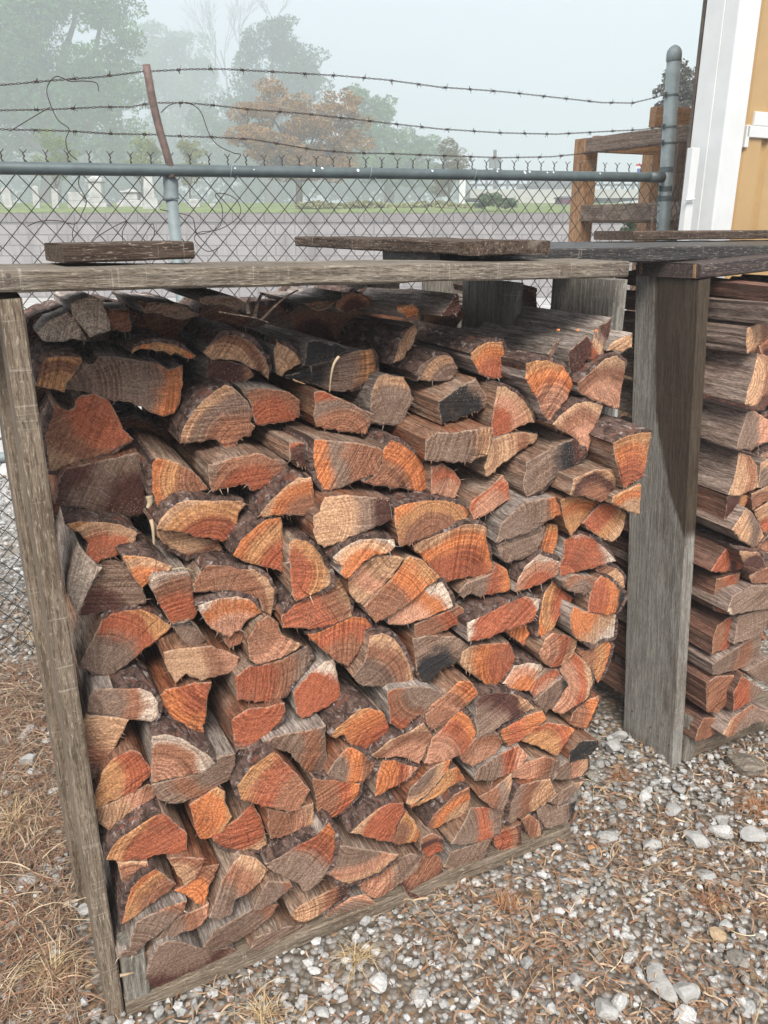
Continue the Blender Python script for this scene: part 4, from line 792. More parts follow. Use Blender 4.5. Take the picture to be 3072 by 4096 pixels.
# ---------------------------------------------------------------- loose boards lying on the racks
def lb(label, *a, **k): o = board('loose_board', *a, **k); tag(o, label, 'board', 'loose boards lying on the racks'); return o
zt = p0.z + .033
def onz(p, z): return Vector((p.x, p.y, z))
def zat(x, y, p):            # height at which the place p (x, y known) is seen at row y
    d = Vector(ray(x, y)); k = (Vector((p.x, p.y, 0)).length) / Vector((d.x, d.y, 0)).length; return EYE + d.z * k
e = onp(262, 1080, -.075); f = (S * .995 + B_ * .13).normalized(); e.z = zt + .004
fe = e + f * .30; Ls = .30
for _ in range(6):
    dd = Vector(ray(780, 1063)); cx = dd.x / dd.y; Ls = (cx * e.y - e.x) / (f.x - cx * f.y)
zt2 = zat(262, 1003, e)
lb('short thick brown offcut lying on the left end of the top plank', e, f, Vector((-f.y, f.x, 0)), Z + f * -.012, Ls, .13, max(.03, zt2 - e.z), M['brownboard'], seg=14)
# long splintered board, cut end turned to the camera
e = onp(1828, 1060, -.085); e.z = max(zat(1828, 1056, e), zt + .004)
def dirto(e, px, Lx):         # horizontal direction of length Lx from e that ends in photo column px
    best = None
    for k in range(720):
        an = math.radians(k * .5); q = e + Vector((math.cos(an), math.sin(an), 0)) * Lx
        if q.y < .3: continue
        pc = q.y * math.cos(PITCH) - (q.z - EYE) * math.sin(PITCH); x = 1536 + F_PX * q.x / pc
        yield abs(x - px), an, q
cand = [(er, an, q) for er, an, q in dirto(e, 2195, .235) if er < 6 and q.y > e.y]; an = cand[0][1] if cand else math.radians(20)
de = Vector((math.cos(an), math.sin(an), 0)); dl = Vector((-de.y, de.x, 0)) if de.x > 0 else Vector((de.y, -de.x, 0))
dlen = Vector((-de.y, de.x, 0))
if dlen.x > 0: dlen = -dlen
Lb = .9
for k in range(20, 200):
    q = e + dlen * (k * .02); pc = q.y * math.cos(PITCH) - (q.z - EYE) * math.sin(PITCH)
    if 1536 + F_PX * q.x / pc < 1182: Lb = k * .02; break
th = max(.028, zat(1828, 981, e) - e.z)
lb('long brown board with a splintered lower edge and its sawn end facing out', e, dlen, de, Z, Lb, .235, th, M['brownboard'], rough=.0028, seg=40)
# big wet plank across both racks
e = onp(2200, 1038, -.20); e2 = onp(3200, 1043, -.20); z0 = zat(2700, 1046, onp(2700, 1046, -.20)); e.z = z0
dd_ = (onz(e2, z0) - e).normalized(); st = e - dd_ * .30
tw = max(.03, zat(2600, 988, onp(2600, 1030, -.20)) - z0)
lb('wide wet black board spanning the gap between the racks with a brown knot', st, dd_, Vector((-dd_.y, dd_.x, 0)), Z, 1.9, .28, tw, M['wetboard'], rough=.002, seg=50)
wz = z0 + tw
for q_, lab_ in ((1, 'wet dark board in the middle of the covering between the racks'), (2, 'wet dark board at the rear of the covering under the farthest brown board')):
    lb(lab_, onz(st + B_ * (.285 * q_), z0) + dd_ * ((onp(2000 + 60 * q_, 975, -.20 - .285 * q_) - (st + B_ * (.285 * q_))).dot(dd_)), dd_, Vector((-dd_.y, dd_.x, 0)), Z, 1.9 - .1 * q_, .28, tw - .002 * q_, M['wetboard'], rough=.002, seg=30)
def attach(o, par): o.parent = par; o.matrix_parent_inverse = par.matrix_local.inverted(); return o
kn = MB(); kp = onp(2608, 1015, -.199); kn.tube([kp + N * -.004, kp + N * .0035], .017, 14)
attach(kn.build('knot', M['timber'], origin=kp), [o for o in C.objects if o.get('label', '').startswith('wide wet black')][0])
# rear brown board
e = onp(2530, 966, -.82); e.z = max(e.z, wz + .003); e2 = onp(3300, 945, -.82); e2.z = e.z + .004; dd_ = (e2 - e).normalized()
lb('brown board lying farthest back beneath the white steel column', e, dd_, Vector((-dd_.y, dd_.x, 0)), Z, 1.1, .2, max(.03, zat(2560, 942, e) - e.z), M['brownboard'], seg=20)
# shaded board slung beneath the wet plank
e = onp(1960, 1050, -.36); e.z = zt + .004
e3 = onp(2580, 1068, -.42); lb('shaded board bridging under the wet plank', e, (e3 - e).normalized(), B_, Z, (e3 - e).length, .12, .018, M['wetboard'], seg=14)
# maroon board resting on the wet post
e = onp(2798, 1117, nc_ + .0); e.z = pt.z + .004; d1 = (onp(2652, 1113, nc_ - .20) - e); d1.z = 0
dA = (S * .93 + N * .12).normalized(); dB = Vector((-dA.y, dA.x, 0)); d1n = dB
e_c = e + dA * -.0; Wm = .215
up_ = (Z + dA * 0.05).normalized()
lb('dark maroon board with two orange stripes on its sawn end atop the wet post', e_c, (dA + Z * .085).normalized(), (B_ * .98 + S * -.2 + Z * .0).normalized(), Z, .7, Wm, .036, M['maroonboard'], seg=20)

# twigs, splinters and chips lying in the stack
def stick(label, pts, n, r, mat, cat='twig'):
    b = MB(); P_ = spline([onp(x, y, nn) for (x, y), nn in zip(pts, n)], 6); k_ = len(P_); r = r * .62; b.tube(P_, [r * (1 - .6 * i / k_) for i in range(k_)], 6); tag(b.build(cat, mat, smooth=True), label, cat)
def spline(pts, k=10):
    P = [Vector(p) for p in pts]; P = [P[0]] + P + [P[-1]]; out = []
    for i in range(1, len(P) - 2):
        for t in np.linspace(0, 1, k, endpoint=False):
            a, b_, c_, d = P[i - 1], P[i], P[i + 1], P[i + 2]; t = float(t)
            out.append(.5 * ((2 * b_) + (c_ - a) * t + (2 * a - 5 * b_ + 4 * c_ - d) * t * t + (3 * b_ - a - 3 * c_ + d) * t ** 3))
    out.append(P[-2]); return out
stick('black curved twig sticking up from the top of the front stack', [(1048, 1279), (1090, 1235), (1140, 1190), (1192, 1160)], [.0, -.01, -.02, -.03], .0045, M['brownboard'])
stick('thin dark twig lying across the top logs', [(875, 1248), (960, 1262), (1020, 1272), (1078, 1292)], [.02] * 4, .003, M['brownboard'])
stick('pale splinter hanging over the wide dark log near the top', [(1354, 1428), (1336, 1455), (1325, 1500), (1318, 1568)], [.10, .11, .11, .10], .0045, M['straws'], 'splinter')
stick('orange splinter lying in the gap beneath the jet black end', [(1172, 1518), (1195, 1528), (1222, 1537)], [.05, .05, .05], .003, M['timber'], 'splinter')
stick('pale broken splinter between the maroon slab and the brown wedge', [(596, 1985), (600, 2010), (590, 2032)], [.08, .08, .08], .010, M['straws'], 'splinter')
stick('thin pale stick hanging below the brown wedge', [(605, 2080), (612, 2120), (616, 2178)], [.07, .08, .08], .006, M['straws'], 'splinter')
stick('pale straw lying over the notched sandy block', [(690, 2278), (730, 2272), (775, 2284)], [.09, .10, .09], .003, M['straws'], 'splinter')
stick('bent dark splinter standing on the top logs left of the twig', [(995, 1255), (990, 1220), (1000, 1190)], [-.05] * 3, .008, M['rackv'], 'splinter')
stick('upright torn splinter at the top beside the bent one', [(1020, 1270), (1028, 1225), (1045, 1180), (1060, 1178)], [-.04] * 4, .007, M['brownboard'], 'splinter')
stick('stub of pale splintered wood at the foot of the corner block', [(482, 3902), (510, 3896), (536, 3890)], [.04, .045, .04], .006, M['straws'], 'splinter')
for lab_, px_, py_, nn_ in (('orange chip on the top dark log, middle of the three', 2312, 1325, .0), ('small orange chip on the corner of the top dark log', 2386, 1327, .02), ('cream chip on the top dark log, leftmost of the three', 2235, 1324, -.02)):
    p_ = onp(px_, py_, nn_); b = MB(); b.box(p_ - S * .003, S * .007, B_ * .005, Z * .004); tag(b.build('wood_chip', M['chip'], bevel=.0012), lab_, 'wood chip', 'chips on the top log')

_mb = [o for o in C.objects if o.get('label', '').startswith('dark maroon board')][0]; _mm = _mb.matrix_local; _m3 = _mm.to_3x3()
for yy in (.012, .19):
    b = MB(); q0_ = _mm @ Vector((-.004, yy, .002)); b.box(q0_, _m3 @ Vector((.003, 0, 0)), _m3 @ Vector((0, .007, 0)), _m3 @ Vector((0, 0, .032))); attach(b.build('orange_stripe', M['timber'], origin=q0_), _mb)

# ================================================================ chain link fence
fence = empty('chain_link_fence', FO); tag(fence, 'galvanised chain link fence topped with three sagging barbed wires behind the stacks', 'fence')
def fa(p): return (Vector(p) - FO).dot(FD)
s_a, s_b = fa(onf(97, 640)), fa(onf(1527, 615)); pitch = (s_b - s_a) / 19.0
zrail0 = onf(0, 674).z; srail0 = fa(onf(0, 674)); zrail1 = onf(2628, 711).z; srail1 = fa(onf(2628, 711))
def zr(s): return zrail0 + (zrail1 - zrail0) * (s - srail0) / (srail1 - srail0)
CP = onf(2652, 900); s_end = fa(CP) - .03
mb = MB(); hs = pitch / 2; k0 = int(math.floor((-.9 - s_a) / pitch)); k1 = int((s_end - s_a) / pitch)
topo = (onf(700, 640).z - zr(fa(onf(700, 640))))
def FP(s, z, off=0.0): return FO + FD * s + FN * off + Z * z
wr = .0023
def fw(s, z): return .004 * math.sin(s * 7.3 + z * 4.1) + .003 * math.sin(z * 11 + s * 3)
for k in range(k0, k1 + 1):
    for half in (0, 1):
        sx = s_a + k * pitch; ztp = zr(sx) + topo - .012
        pts = []; z = ztp; j = 0
        while z > .02:
            # one wire hangs as a zigzag between two neighbours and hooks round each
            side = (0 if (j % 2 == 0) else 1) if half == 0 else (0 if (j % 2 == 0) else -1)
            pts.append(FP(sx + side * hs * .985 + fw(sx, z) * .6, z + fw(z, sx) * .5, .002 if (j % 2) ^ half else -.002)); z -= hs * 1.12; j += 1
        mb.tube(pts, wr, 5, caps=False)
    # twisted, barbed selvedge
    a = FP(sx, ztp); tw_ = []
    for q in range(7):
        tw_.append(a + Z * (.004 * q) + FD * .0022 * math.cos(q * 1.6) + FN * .0022 * math.sin(q * 1.6))
    mb.tube(tw_, wr * 1.1, 5)
    hgt = .024; tp = a + Z * hgt; r1, r2 = R.uniform(.008, .013), R.uniform(.008, .013)
    mb.tube([tp, tp + Z * .012 + FD * r1 + FN * .003], wr * .7, 5); mb.tube([tp, tp + Z * .012 - FD * r2 - FN * .003], wr * .7, 5)
mb.build('wire_mesh', M['wire'], fence, origin=FO, smooth=True)
b = MB(); b.tube([FP(s, zr(s), +.026) for s in np.linspace(-1.2, srail1, 30)], .0205, 20); b.tube([FP(srail1 - .07, zr(srail1) , +.026), FP(srail1 + .01, zr(srail1), +.026)], .0235, 20)
rail = b.build('top_rail', M['rail'], fence, origin=FO, smooth=True)
sp = MB()
for px, py, rr_ in ((935, 674, 5), (1247, 683, 9), (1283, 670, 9), (1425, 682, 10), (1721, 683, 8), (1981, 684, 7), (2090, 690, 10), (2110, 686, 8), (2180, 690, 6), (2205, 688, 7), (2390, 694, 6), (1010, 680, 4)):
    p = onf(px, py, +.026); q = FP(fa(p), zr(fa(p)), +.026); n_ = (FN * .95 + Z * (p.z - q.z) / .0205).normalized()
    c0 = q + n_ * .0205; u = FD; v = n_.cross(u); pts = []
    m_ = 9
    for k in range(m_):
        an = 2 * math.pi * k / m_; pts.append(c0 + (u * math.cos(an) * R.uniform(.6, 1.1) + v * math.sin(an) * R.uniform(.7, 1.3)) * rr_ * .0006 + n_ * .0012 * (1 if k % 2 else .9))
    sp.add([c0 + n_ * .002] + pts, [(0, 1 + k, 1 + (k + 1) % m_) for k in range(m_)])
sp.build('paint_spot', M['paint'], rail, origin=FO)
b = MB(); b.tube([FP(s, onf(40, 1828, .026).z, +.026) for s in np.linspace(-1.2, fa(onf(710, 900)), 14)], .0205, 16); b.build('brace_rail', M['galv'], fence, origin=FO, smooth=True)
ties = MB()
for px in (912, 1465, 1880):
    p = onf(px, 680); q = FP(fa(p), zr(fa(p)), +.026); s_ = fa(q)
    ties.tube([q + (FN * math.cos(a_) + Z * math.sin(a_)) * .0235 + FD * (.004 * a_) for a_ in np.linspace(-1.2, 5.5, 18)], .0018, 6)
ties.build('wire_tie', M['galv'], rail, origin=FO, smooth=True)
# corner post
b = MB(); ct = onf(2697, 215, -.0); cb_ = onf(2650, 930, -.0); dv = (ct - cb_).normalized(); foot = cb_ - dv * (cb_.z / dv.z)
b.tube([foot, ct], .0305, 28); cpost = b.build('corner_post', M['galv'], fence, origin=foot, smooth=True)
b = MB(); cap = [ct + dv * h_ for h_ in (-.03, -.028, .0, .012, .024, .032, .036)]; b.tube(cap, [.0305, .0335, .0335, .031, .023, .012, .002], 28); b.build('dome_cap', M['galv'], cpost, origin=ct, smooth=True)
for py in (380, 508, 572, 678, 755, 793):
    b = MB(); c1_ = foot + dv * ((onf(2680, py).z - foot.z) / dv.z); hw_ = .004 if py < 600 else .011; b.tube([c1_ - dv * hw_, c1_ + dv * hw_], .0325, 28)
    if py != 678:
        k_ = c1_ - FD * .0315; b.box(k_ - FD * .012 - FN * .006 - Z * .011, FD * .0125, FN * .012, Z * .022)
    b.build('clamp_band', M['rail'], cpost, origin=c1_, smooth=False)
b = MB(); tb = [onf(2613, 800, .006), onf(2600, 995, .006)]; b.box(tb[1] - FD * .006, FD * .014, FN * .004, tb[0] - tb[1]); b.build('tension_bar', M['timbergrey'], fence, origin=FO)
# line post with coupling and bent rusty arm
b = MB(); pts = [onf(x, y, .004) for x, y in ((700, 930), (687, 800))]; dv2 = (pts[1] - pts[0]).normalized(); ft = pts[0] - dv2 * (pts[0].z / dv2.z)
b.tube([ft, pts[1]], .0215, 22); lpost = b.build('line_post', M['galv'], fence, origin=ft, smooth=True)
b = MB(); cp_ = [onf(x, y, 0) for x, y in ((686, 800), (684, 790), (684, 760), (683, 735), (682, 716), (686, 700))]; b.tube(cp_, [.029, .028, .026, .0275, .026, .013], 22); b.build('coupling', M['galv'], lpost, origin=ft, smooth=True)
b = MB(); ar = [onf(x, y, .03) for x, y in ((688, 712), (688, 695), (684, 674), (676, 648), (661, 595), (643, 537), (626, 470), (611, 407), (597, 330), (585, 258))]
b.tube(ar, [.012, .0125, .013, .0135, .0135, .0135, .0135, .0135, .0135, .013], 14); b.build('barb_arm', M['rust'], lpost, origin=ft, smooth=True)
# barbed wires
WR = [[(-60, 352), (0, 343), (200, 325), (400, 310), (583, 287), (610, 287), (760, 279), (900, 279), (1100, 290), (1350, 305), (1536, 321), (1750, 350), (2000, 368), (2200, 390), (2400, 412), (2520, 414), (2600, 395), (2660, 378)],
      [(-60, 444), (0, 443), (200, 440), (400, 430), (520, 430), (605, 414), (640, 413), (740, 413), (860, 424), (1000, 440), (1200, 455), (1400, 477), (1536, 493), (1750, 517), (2000, 533), (2220, 538), (2400, 528), (2560, 520), (2650, 506)],
      [(-60, 517), (0, 519), (150, 522), (300, 527), (450, 537), (640, 540), (665, 545), (850, 550), (1000, 558), (1150, 583), (1250, 600), (1400, 613), (1536, 615), (1800, 625), (2000, 632), (2200, 628), (2400, 608), (2550, 590), (2650, 571)]]
for wl in WR:
    ss_ = [fa(onf(x, y)) for x, y in wl]; zz = [onf(x, y).z for x, y in wl]; b = MB(); s = ss_[0]; L1 = []; L2 = []; nb = .05
    while s < ss_[-1]:
        z = float(np.interp(s, ss_, zz)); ph = s * 2 * math.pi / .045; c_ = FP(s, z, .012)
        L1.append(c_ + (Z * math.cos(ph) + FN * math.sin(ph)) * .0022); L2.append(c_ - (Z * math.cos(ph) + FN * math.sin(ph)) * .0022); s += .005
    b.tube(L1, .0012, 5); b.tube(L2, .0012, 5)
    s = ss_[0] + .03
    while s < ss_[-1] - .05:
        z = float(np.interp(s, ss_, zz)); c_ = FP(s, z, .012)
        b.tube([c_ + FD * .006 * t_ + (Z * math.cos(t_ * 9) + FN * math.sin(t_ * 9)) * .0042 for t_ in np.linspace(-1, 1, 14)], .0011, 4)
        for q in range(4):
            an = R.uniform(0, 6.28); v = (Z * math.sin(an) + FD * math.cos(an) * .6 + FN * R.uniform(-.5, .5)).normalized(); b.tube([c_ + FD * .003 * (q - 1.5), c_ + v * R.uniform(.012, .018) + FD * .003 * (q - 1.5)], [.0011, .0005], 4)
        s += .118 + R.uniform(-.008, .008)
    b.build('barbed_wire', M['wirerust'], fence, origin=FO, smooth=True)
def spline(pts, k=10):
    P = [Vector(p) for p in pts]; P = [P[0]] + P + [P[-1]]; out = []
    for i in range(1, len(P) - 2):
        for t in np.linspace(0, 1, k, endpoint=False):
            a, b_, c_, d = P[i - 1], P[i], P[i + 1], P[i + 2]; t = float(t)
            out.append(.5 * ((2 * b_) + (c_ - a) * t + (2 * a - 5 * b_ + 4 * c_ - d) * t * t + (3 * b_ - a - 3 * c_ + d) * t ** 3))
    out.append(P[-2]); return out
for lab, pp, mt in (('rusty wire loop curling over the left end of the barbed wires', [(395, 365), (385, 330), (330, 322), (280, 326), (225, 307), (190, 345), (195, 400), (230, 480), (275, 515), (262, 560), (275, 610), (310, 640)], 'wirerust'),
                    ('straight rusty wire end slanting down at the far left', [(200, 430), (130, 470), (40, 525)], 'wirerust'),
                    ('curled wire arching right of the rusty bent arm', [(645, 450), (680, 420), (740, 412), (800, 440), (835, 530), (870, 580), (930, 612), (960, 620), (940, 650)], 'wirerust'),
                    ('tangled wire looped low on the mesh left of the line post', [(110, 905), (160, 885), (230, 883), (300, 895), (330, 850), (345, 800), (315, 740), (320, 700)], 'wirerust'),
                    ('wavy wire tangle just left of the line post foot', [(300, 895), (290, 940), (310, 985), (350, 985), (400, 940), (505, 885), (490, 930), (500, 980), (540, 1000), (580, 940), (610, 895), (615, 940), (600, 980), (670, 975)], 'wirerust'),
                    ('round wire coil hanging right of the line post', [(640, 838), (700, 850), (765, 870), (785, 930), (830, 930), (880, 900), (890, 830), (860, 780), (900, 775), (950, 800), (960, 850), (930, 890), (870, 920), (800, 930), (780, 960), (830, 1005), (880, 990)], 'wirerust')):
    b = MB(); sp_ = spline([onf(x, y, .02) + FN * R.uniform(-.012, .012) for x, y in pp]); b.tube(sp_, .0016, 5)
    tag(b.build('loose_wire', M[mt], smooth=True), lab, 'wire')
# short piece of mesh between the corner post and the steel column
E0 = onf(2690, 760); E1 = at(2790, 760, E0.y - .25); ed = (E1 - E0); ed.z = 0; el = ed.length; ed.normalize(); b = MB()
for k in range(3):
    for half in (-1, 1):
        z = 1.62 + .05 * (k % 2) + (1.78 - 1.62); j = 0; pts = []
        while z > .1:
            pts.append(Vector((E0.x, E0.y, z)) + ed * (.04 + k * pitch + (hs * half if j % 2 else 0))); z -= hs * 1.12; j += 1
        b.tube(pts, wr, 5, caps=False)
tag(b.build('gate_mesh', M['wire'], smooth=True), 'narrow strip of chain link mesh beside the white steel column', 'mesh strip')

# ================================================================ steel building on the right
bl = empty('metal_building', at(2900, 905, 3.7) * Vector((1, 1, 0)) if False else (1.5, 3.7, 0)); tag(bl, 'metal building with a white steel corner column and tan ribbed cladding', 'building')
yc = 3.62
cc = at(2925, 300, yc); col = Vector((cc.x, cc.y, 0))
wS, wN = .118, .17
b = MB(); H_ = 5.0
b.box(col + Z * -.1, S * wS, B_ * wN, Z * H_); cl_ = b.build('column', M['white'], bl, origin=col, bevel=.006)
b = MB(); b.box(col + B_ * (wN * .42) - S * .006 + Z * -.1, S * .0055, B_ * (wN * .55), Z * H_); b.build('side_flange', M['white'], bl, origin=col, bevel=.002)
b = MB(); b.box(col + B_ * (wN + .002) - S * .010 + Z * -.1, S * .02, B_ * .01, Z * H_); b.build('trim', M['trunk'], bl, origin=col)
st_ = at(2772, 590, yc + .02); b = MB(); q_ = Vector((st_.x, st_.y, 0)); zz_ = st_.z
b.box(q_ , S * .042, B_ * .03, Z * zz_); b.build('flat_bar', M['white'], bl, origin=q_, bevel=.002)
b = MB(); h0 = at(2742, 800, yc); b.tube([h0, h0 + S * .05 + Z * .004], .005, 8); b.build('latch_rod', M['white'], bl, origin=h0)
w0 = col + S * (wS + .0) + B_ * .10; vs = []; fs = []; x = 0.0; k = 0
prof = [(0, 0), (.055, 0), (.067, -.018), (.095, -.018), (.107, 0), (.15, 0)]
while x < 4:
    for u_, v_ in prof[:-1]: 
        p = w0 + S * (x + u_) + N * (-v_ if False else v_ + .018); vs += [p - Z * .1, p + Z * H_]
    x += .15
n_ = len(vs) // 2; fs = [(2 * i, 2 * i + 2, 2 * i + 3, 2 * i + 1) for i in range(n_ - 1)]
vs2 = vs + [v + B_ * .12 for v in vs]; m_ = len(vs); fs += [tuple(i + m_ for i in f)[::-1] for f in fs]
b = MB(); b.add(vs2, fs); b.build('wall_panel', M['tan'], bl, origin=w0)
g0 = onp(2985, 560, 0, w0 + N * .03); b = MB(); gz1 = onp(2985, 500, 0, w0 + N * .03).z; gz2 = onp(2985, 548, 0, w0 + N * .03).z
b.box(Vector((g0.x, g0.y, gz2)), S * 1.5, B_ * .03, Z * (gz1 - gz2)); b.box(Vector((g0.x, g0.y, gz1)) + S * .035, S * 1.4, B_ * .028, Z * .055); b.box(Vector((g0.x, g0.y, onp(2985, 590, 0, w0 + N * .03).z)) - S * .004, S * .022, B_ * .03, Z * (gz1 - onp(2985, 590, 0, w0 + N * .03).z + .002))
b.build('bracket', M['white'], bl, origin=g0, bevel=.003)

# ================================================================ timber frame beyond the fence
tf = empty('timber_frame', at(2345, 905, 5.0) * Vector((1, 1, 0)) if False else (1.18, 5.0, 0)); tag(tf, 'brown timber post and rail frame standing beyond the fence corner', 'timber frame')
A_ = at(2345, 552, 5.0); ab = Vector((A_.x, A_.y, 0)); tw4 = .10
board('post', ab, Z, S, B_, A_.z, tw4 * .95, tw4, M['timber'], tf, seg=14)
zt_ = A_.z; zb_ = at(2345, 611, 5.0).z; LL = 1.12
nd = N; board('top_rail', Vector((ab.x, ab.y, zb_)) + N * .001, nd, S, Z, LL, .05, zt_ - zb_, M['timbergrey'], tf, seg=20)
m0, m1 = at(2345, 820, 5.0).z, at(2345, 884, 5.0).z
board('mid_rail', Vector((ab.x, ab.y, m1)) + N * .001, nd, S, Z, LL, .05, m0 - m1, M['timbergrey'], tf, seg=20)
eb = ab + N * (LL + .002); board('post', eb, Z, S, B_ * -1, zt_ + .02, .10, .10, M['timbergrey'], tf, seg=14)
board('back_rail', Vector((ab.x, ab.y, zb_ + .01)) + S * (.10) + B_ * .02, S, B_, Z, 1.6, .05, .085, M['timber'], tf, seg=16)
board('back_rail', Vector((ab.x, ab.y, m1 - .01)) + S * (.10) + B_ * .02, S, B_, Z, 1.6, .05, .085, M['timbergrey'], tf, seg=16)
pc_ = at(2585, 905, 5.65); board('post', Vector((pc_.x, pc_.y, 0)), Z, S, B_, zt_ - .01, .10, .10, M['timber'], tf, seg=14)
pc_ = at(2680, 905, 5.2); board('post', Vector((pc_.x, pc_.y, 0)), Z, S, B_, zt_ + .06, .10, .10, M['timbergrey'], tf, seg=14)
board('back_rail', at(2620, 505, 4.9), (S * .9 + N * .3).normalized(), B_, Z, .5, .06, .10, M['timber'], tf, seg=8)

# ================================================================ foliage
def leaves(blobs, n, size, c_lo, c_hi, rs):
    """leaf-sized quads through the shell and volume of uneven blobs; returns verts, faces, colours"""
    sub = []
    for x0_, y0_, z0_, a0_, b0_, c0_ in blobs:
        for q in range(15):
            d_ = rs.normal(size=3); d_ /= np.linalg.norm(d_); k_ = rs.uniform(.45, .98); f_ = rs.uniform(.30, .52)
            sub.append((x0_ + d_[0] * a0_ * k_, y0_ + d_[1] * b0_ * k_, z0_ + d_[2] * c0_ * k_, a0_ * f_, b0_ * f_, c0_ * f_ * .8))
    blobs = sub
    w = np.array([b_[3] * b_[4] * b_[5] for b_ in blobs]) ** .67; w /= w.sum(); which = rs.choice(len(blobs), n, p=w)
    B = np.array(blobs)[which]; d = rs.normal(size=(n, 3)); d /= np.linalg.norm(d, axis=1)[:, None]
    rad = rs.uniform(.35, 1.0, n) ** .45 * (1 + .16 * np.sin(d[:, 0] * 5 + which) * np.cos(d[:, 2] * 7 + which * 2)) + 0
    c = B[:, :3] + d * B[:, 3:6] * rad[:, None]
    # gather leaves into sprays
    g = rs.normal(size=(n // 14 + 1, 3)); 
    u = rs.normal(size=(n, 3)); u /= np.linalg.norm(u, axis=1)[:, None]; t = rs.normal(size=(n, 3)); v = np.cross(u, t); v /= np.linalg.norm(v, axis=1)[:, None]
    s = size * rs.uniform(.5, 1.3, n)[:, None]
    V = np.stack([c - u * s, c + v * s * .45, c + u * s, c - v * s * .45], 1).reshape(-1, 3)
    clump = .5 + .5 * np.sin(c[:, 0] * 3.1 / max(.3, size * 6) + which) * np.sin(c[:, 2] * 2.7 / max(.3, size * 6) + which * 1.7)
    k = np.clip(.55 * clump + .45 * rs.rand(n), 0, 1)[:, None]; col = np.array(c_lo) * (1 - k) + np.array(c_hi) * k
    return V, np.arange(4 * n), np.repeat(col, 4, 0)
def blobs_px(lst, Y):       # (px, py, rx_px, ry_px) -> ellipsoids at distance Y
    out = []; rs = np.random.RandomState(int(Y * 10))
    for x, y, rx, ry in lst:
        p = at(x, y, Y); k = Y / 3400.; out.append((p.x, p.y + rs.uniform(-.3, .3) * rx * k, p.z, rx * k, rx * k * .8, ry * k))
    return out
def limb(b, a, c, r0, r1, k=5, wob=.08):
    a, c = Vector(a), Vector(c); L = (c - a).length; pts = []
    for i in range(k + 1):
        t = i / k; pts.append(a.lerp(c, t) + Vector((R.uniform(-1, 1), R.uniform(-1, 1), R.uniform(-.5, .5))) * wob * L * (t * (1 - t)) * 2)
    b.tube(pts, [r0 + (r1 - r0) * i / k for i in range(k + 1)], 7)
def tree(name, label, cat, blobs, Y, n, size, lo, hi, trunk_px, tr, far=3.2, group=None, seed=1):
    if Y > 20: Y *= far; size *= far * .52; n = int(n * 2.4); tr *= far * .94
    rs = np.random.RandomState(seed); bl_ = blobs_px(blobs, Y); base = at(trunk_px[0], trunk_px[1], Y)
    o = empty(name, base); tag(o, label, cat, group)
    V, F, Cc_ = leaves(bl_, n, size, lo, hi, rs); npmesh('crown', V - np.array(base), F, 4, M['leaf'], {'col': Cc_}, parent=None)
    cr = C.objects[-1] if False else [x for x in C.objects if x.name.startswith('crown')][-1]
    cr = max((x for x in C.objects if x.name.startswith('crown') and x.parent is None), key=lambda x: x.name); cr.parent = o; cr.location = (0, 0, 0)
    b = MB(); cx = sum(q[0] for q in bl_) / len(bl_); cz = sum(q[2] for q in bl_) / len(bl_)
    fork = Vector((base.x * .6 + cx * .4, base.y, base.z * .62 + cz * .38)); limb(b, base - Z * .3, fork, tr, tr * .7)
    for q in bl_: limb(b, fork, (q[0], q[1], q[2]), tr * .5, tr * .12)
    tk = b.build('trunk', M['trunk'], o, origin=base); return o
G1, G2 = (.012, .06, .01), (.10, .25, .035)
tree('tree', 'huge dark broadleaf tree rising out of frame in fog at the far left', 'tree',
     [(-120, -80, 330, 260), (120, 60, 250, 210), (300, -60, 200, 170), (420, 80, 130, 120), (400, 290, 170, 150), (180, 330, 230, 170), (-60, 260, 250, 220), (460, 420, 120, 100), (330, 520, 170, 120), (60, 520, 220, 140), (500, 200, 90, 90), (480, 560, 100, 90)], 38, 30000, .17, G1, G2, (200, 840), .55, 2.4, seed=2)
tree('tree', 'pale fog-faded tree directly behind the bent rusty fence arm', 'tree',
     [(640, 150, 90, 70), (700, 260, 130, 110), (610, 330, 100, 120), (760, 360, 110, 100), (680, 480, 140, 110), (600, 560, 110, 90), (800, 480, 80, 80), (560, 200, 60, 80), (820, 290, 50, 60)], 56, 9000, .22, (.03, .08, .02), (.12, .24, .06), (680, 835), .4, seed=3)
tree('tree', 'round topped foggy tree between the bare branches and open sky', 'tree',
     [(1100, 160, 110, 70), (1180, 250, 110, 90), (1040, 260, 110, 100), (1150, 370, 150, 100), (1000, 400, 140, 110), (900, 480, 120, 110), (1210, 330, 80, 60), (930, 600, 160, 110), (1080, 520, 140, 100), (1230, 410, 60, 50)], 50, 13000, .19, G1, (.07, .14, .06), (1080, 835), .4, 2.5, seed=4)
tree('small_tree', 'rusty brown leaved maple standing on the bank in the middle distance', 'tree',
     [(1080, 420, 110, 70), (1000, 500, 80, 60), (1170, 470, 120, 80), (1280, 480, 100, 75), (1360, 420, 80, 50), (1080, 580, 130, 70), (1230, 600, 140, 70), (1350, 580, 110, 70), (1420, 490, 60, 50), (960, 560, 60, 35), (1180, 680, 150, 50), (1340, 670, 90, 50)], 27, 16000, .085, (.13, .06, .015), (.46, .25, .06), (1190, 838), .14, 1.7, seed=5)
tree('tree', 'low green tree sloping down to the right of the rusty maple', 'tree',
     [(1470, 430, 70, 60), (1540, 480, 80, 70), (1480, 560, 90, 80), (1600, 580, 90, 70), (1700, 610, 90, 50), (1560, 680, 130, 70), (1420, 640, 80, 80), (1700, 700, 110, 60), (1430, 380, 50, 30)], 42, 10000, .15, (.03, .09, .02), (.13, .26, .05), (1560, 835), .3, 2.2, seed=6)
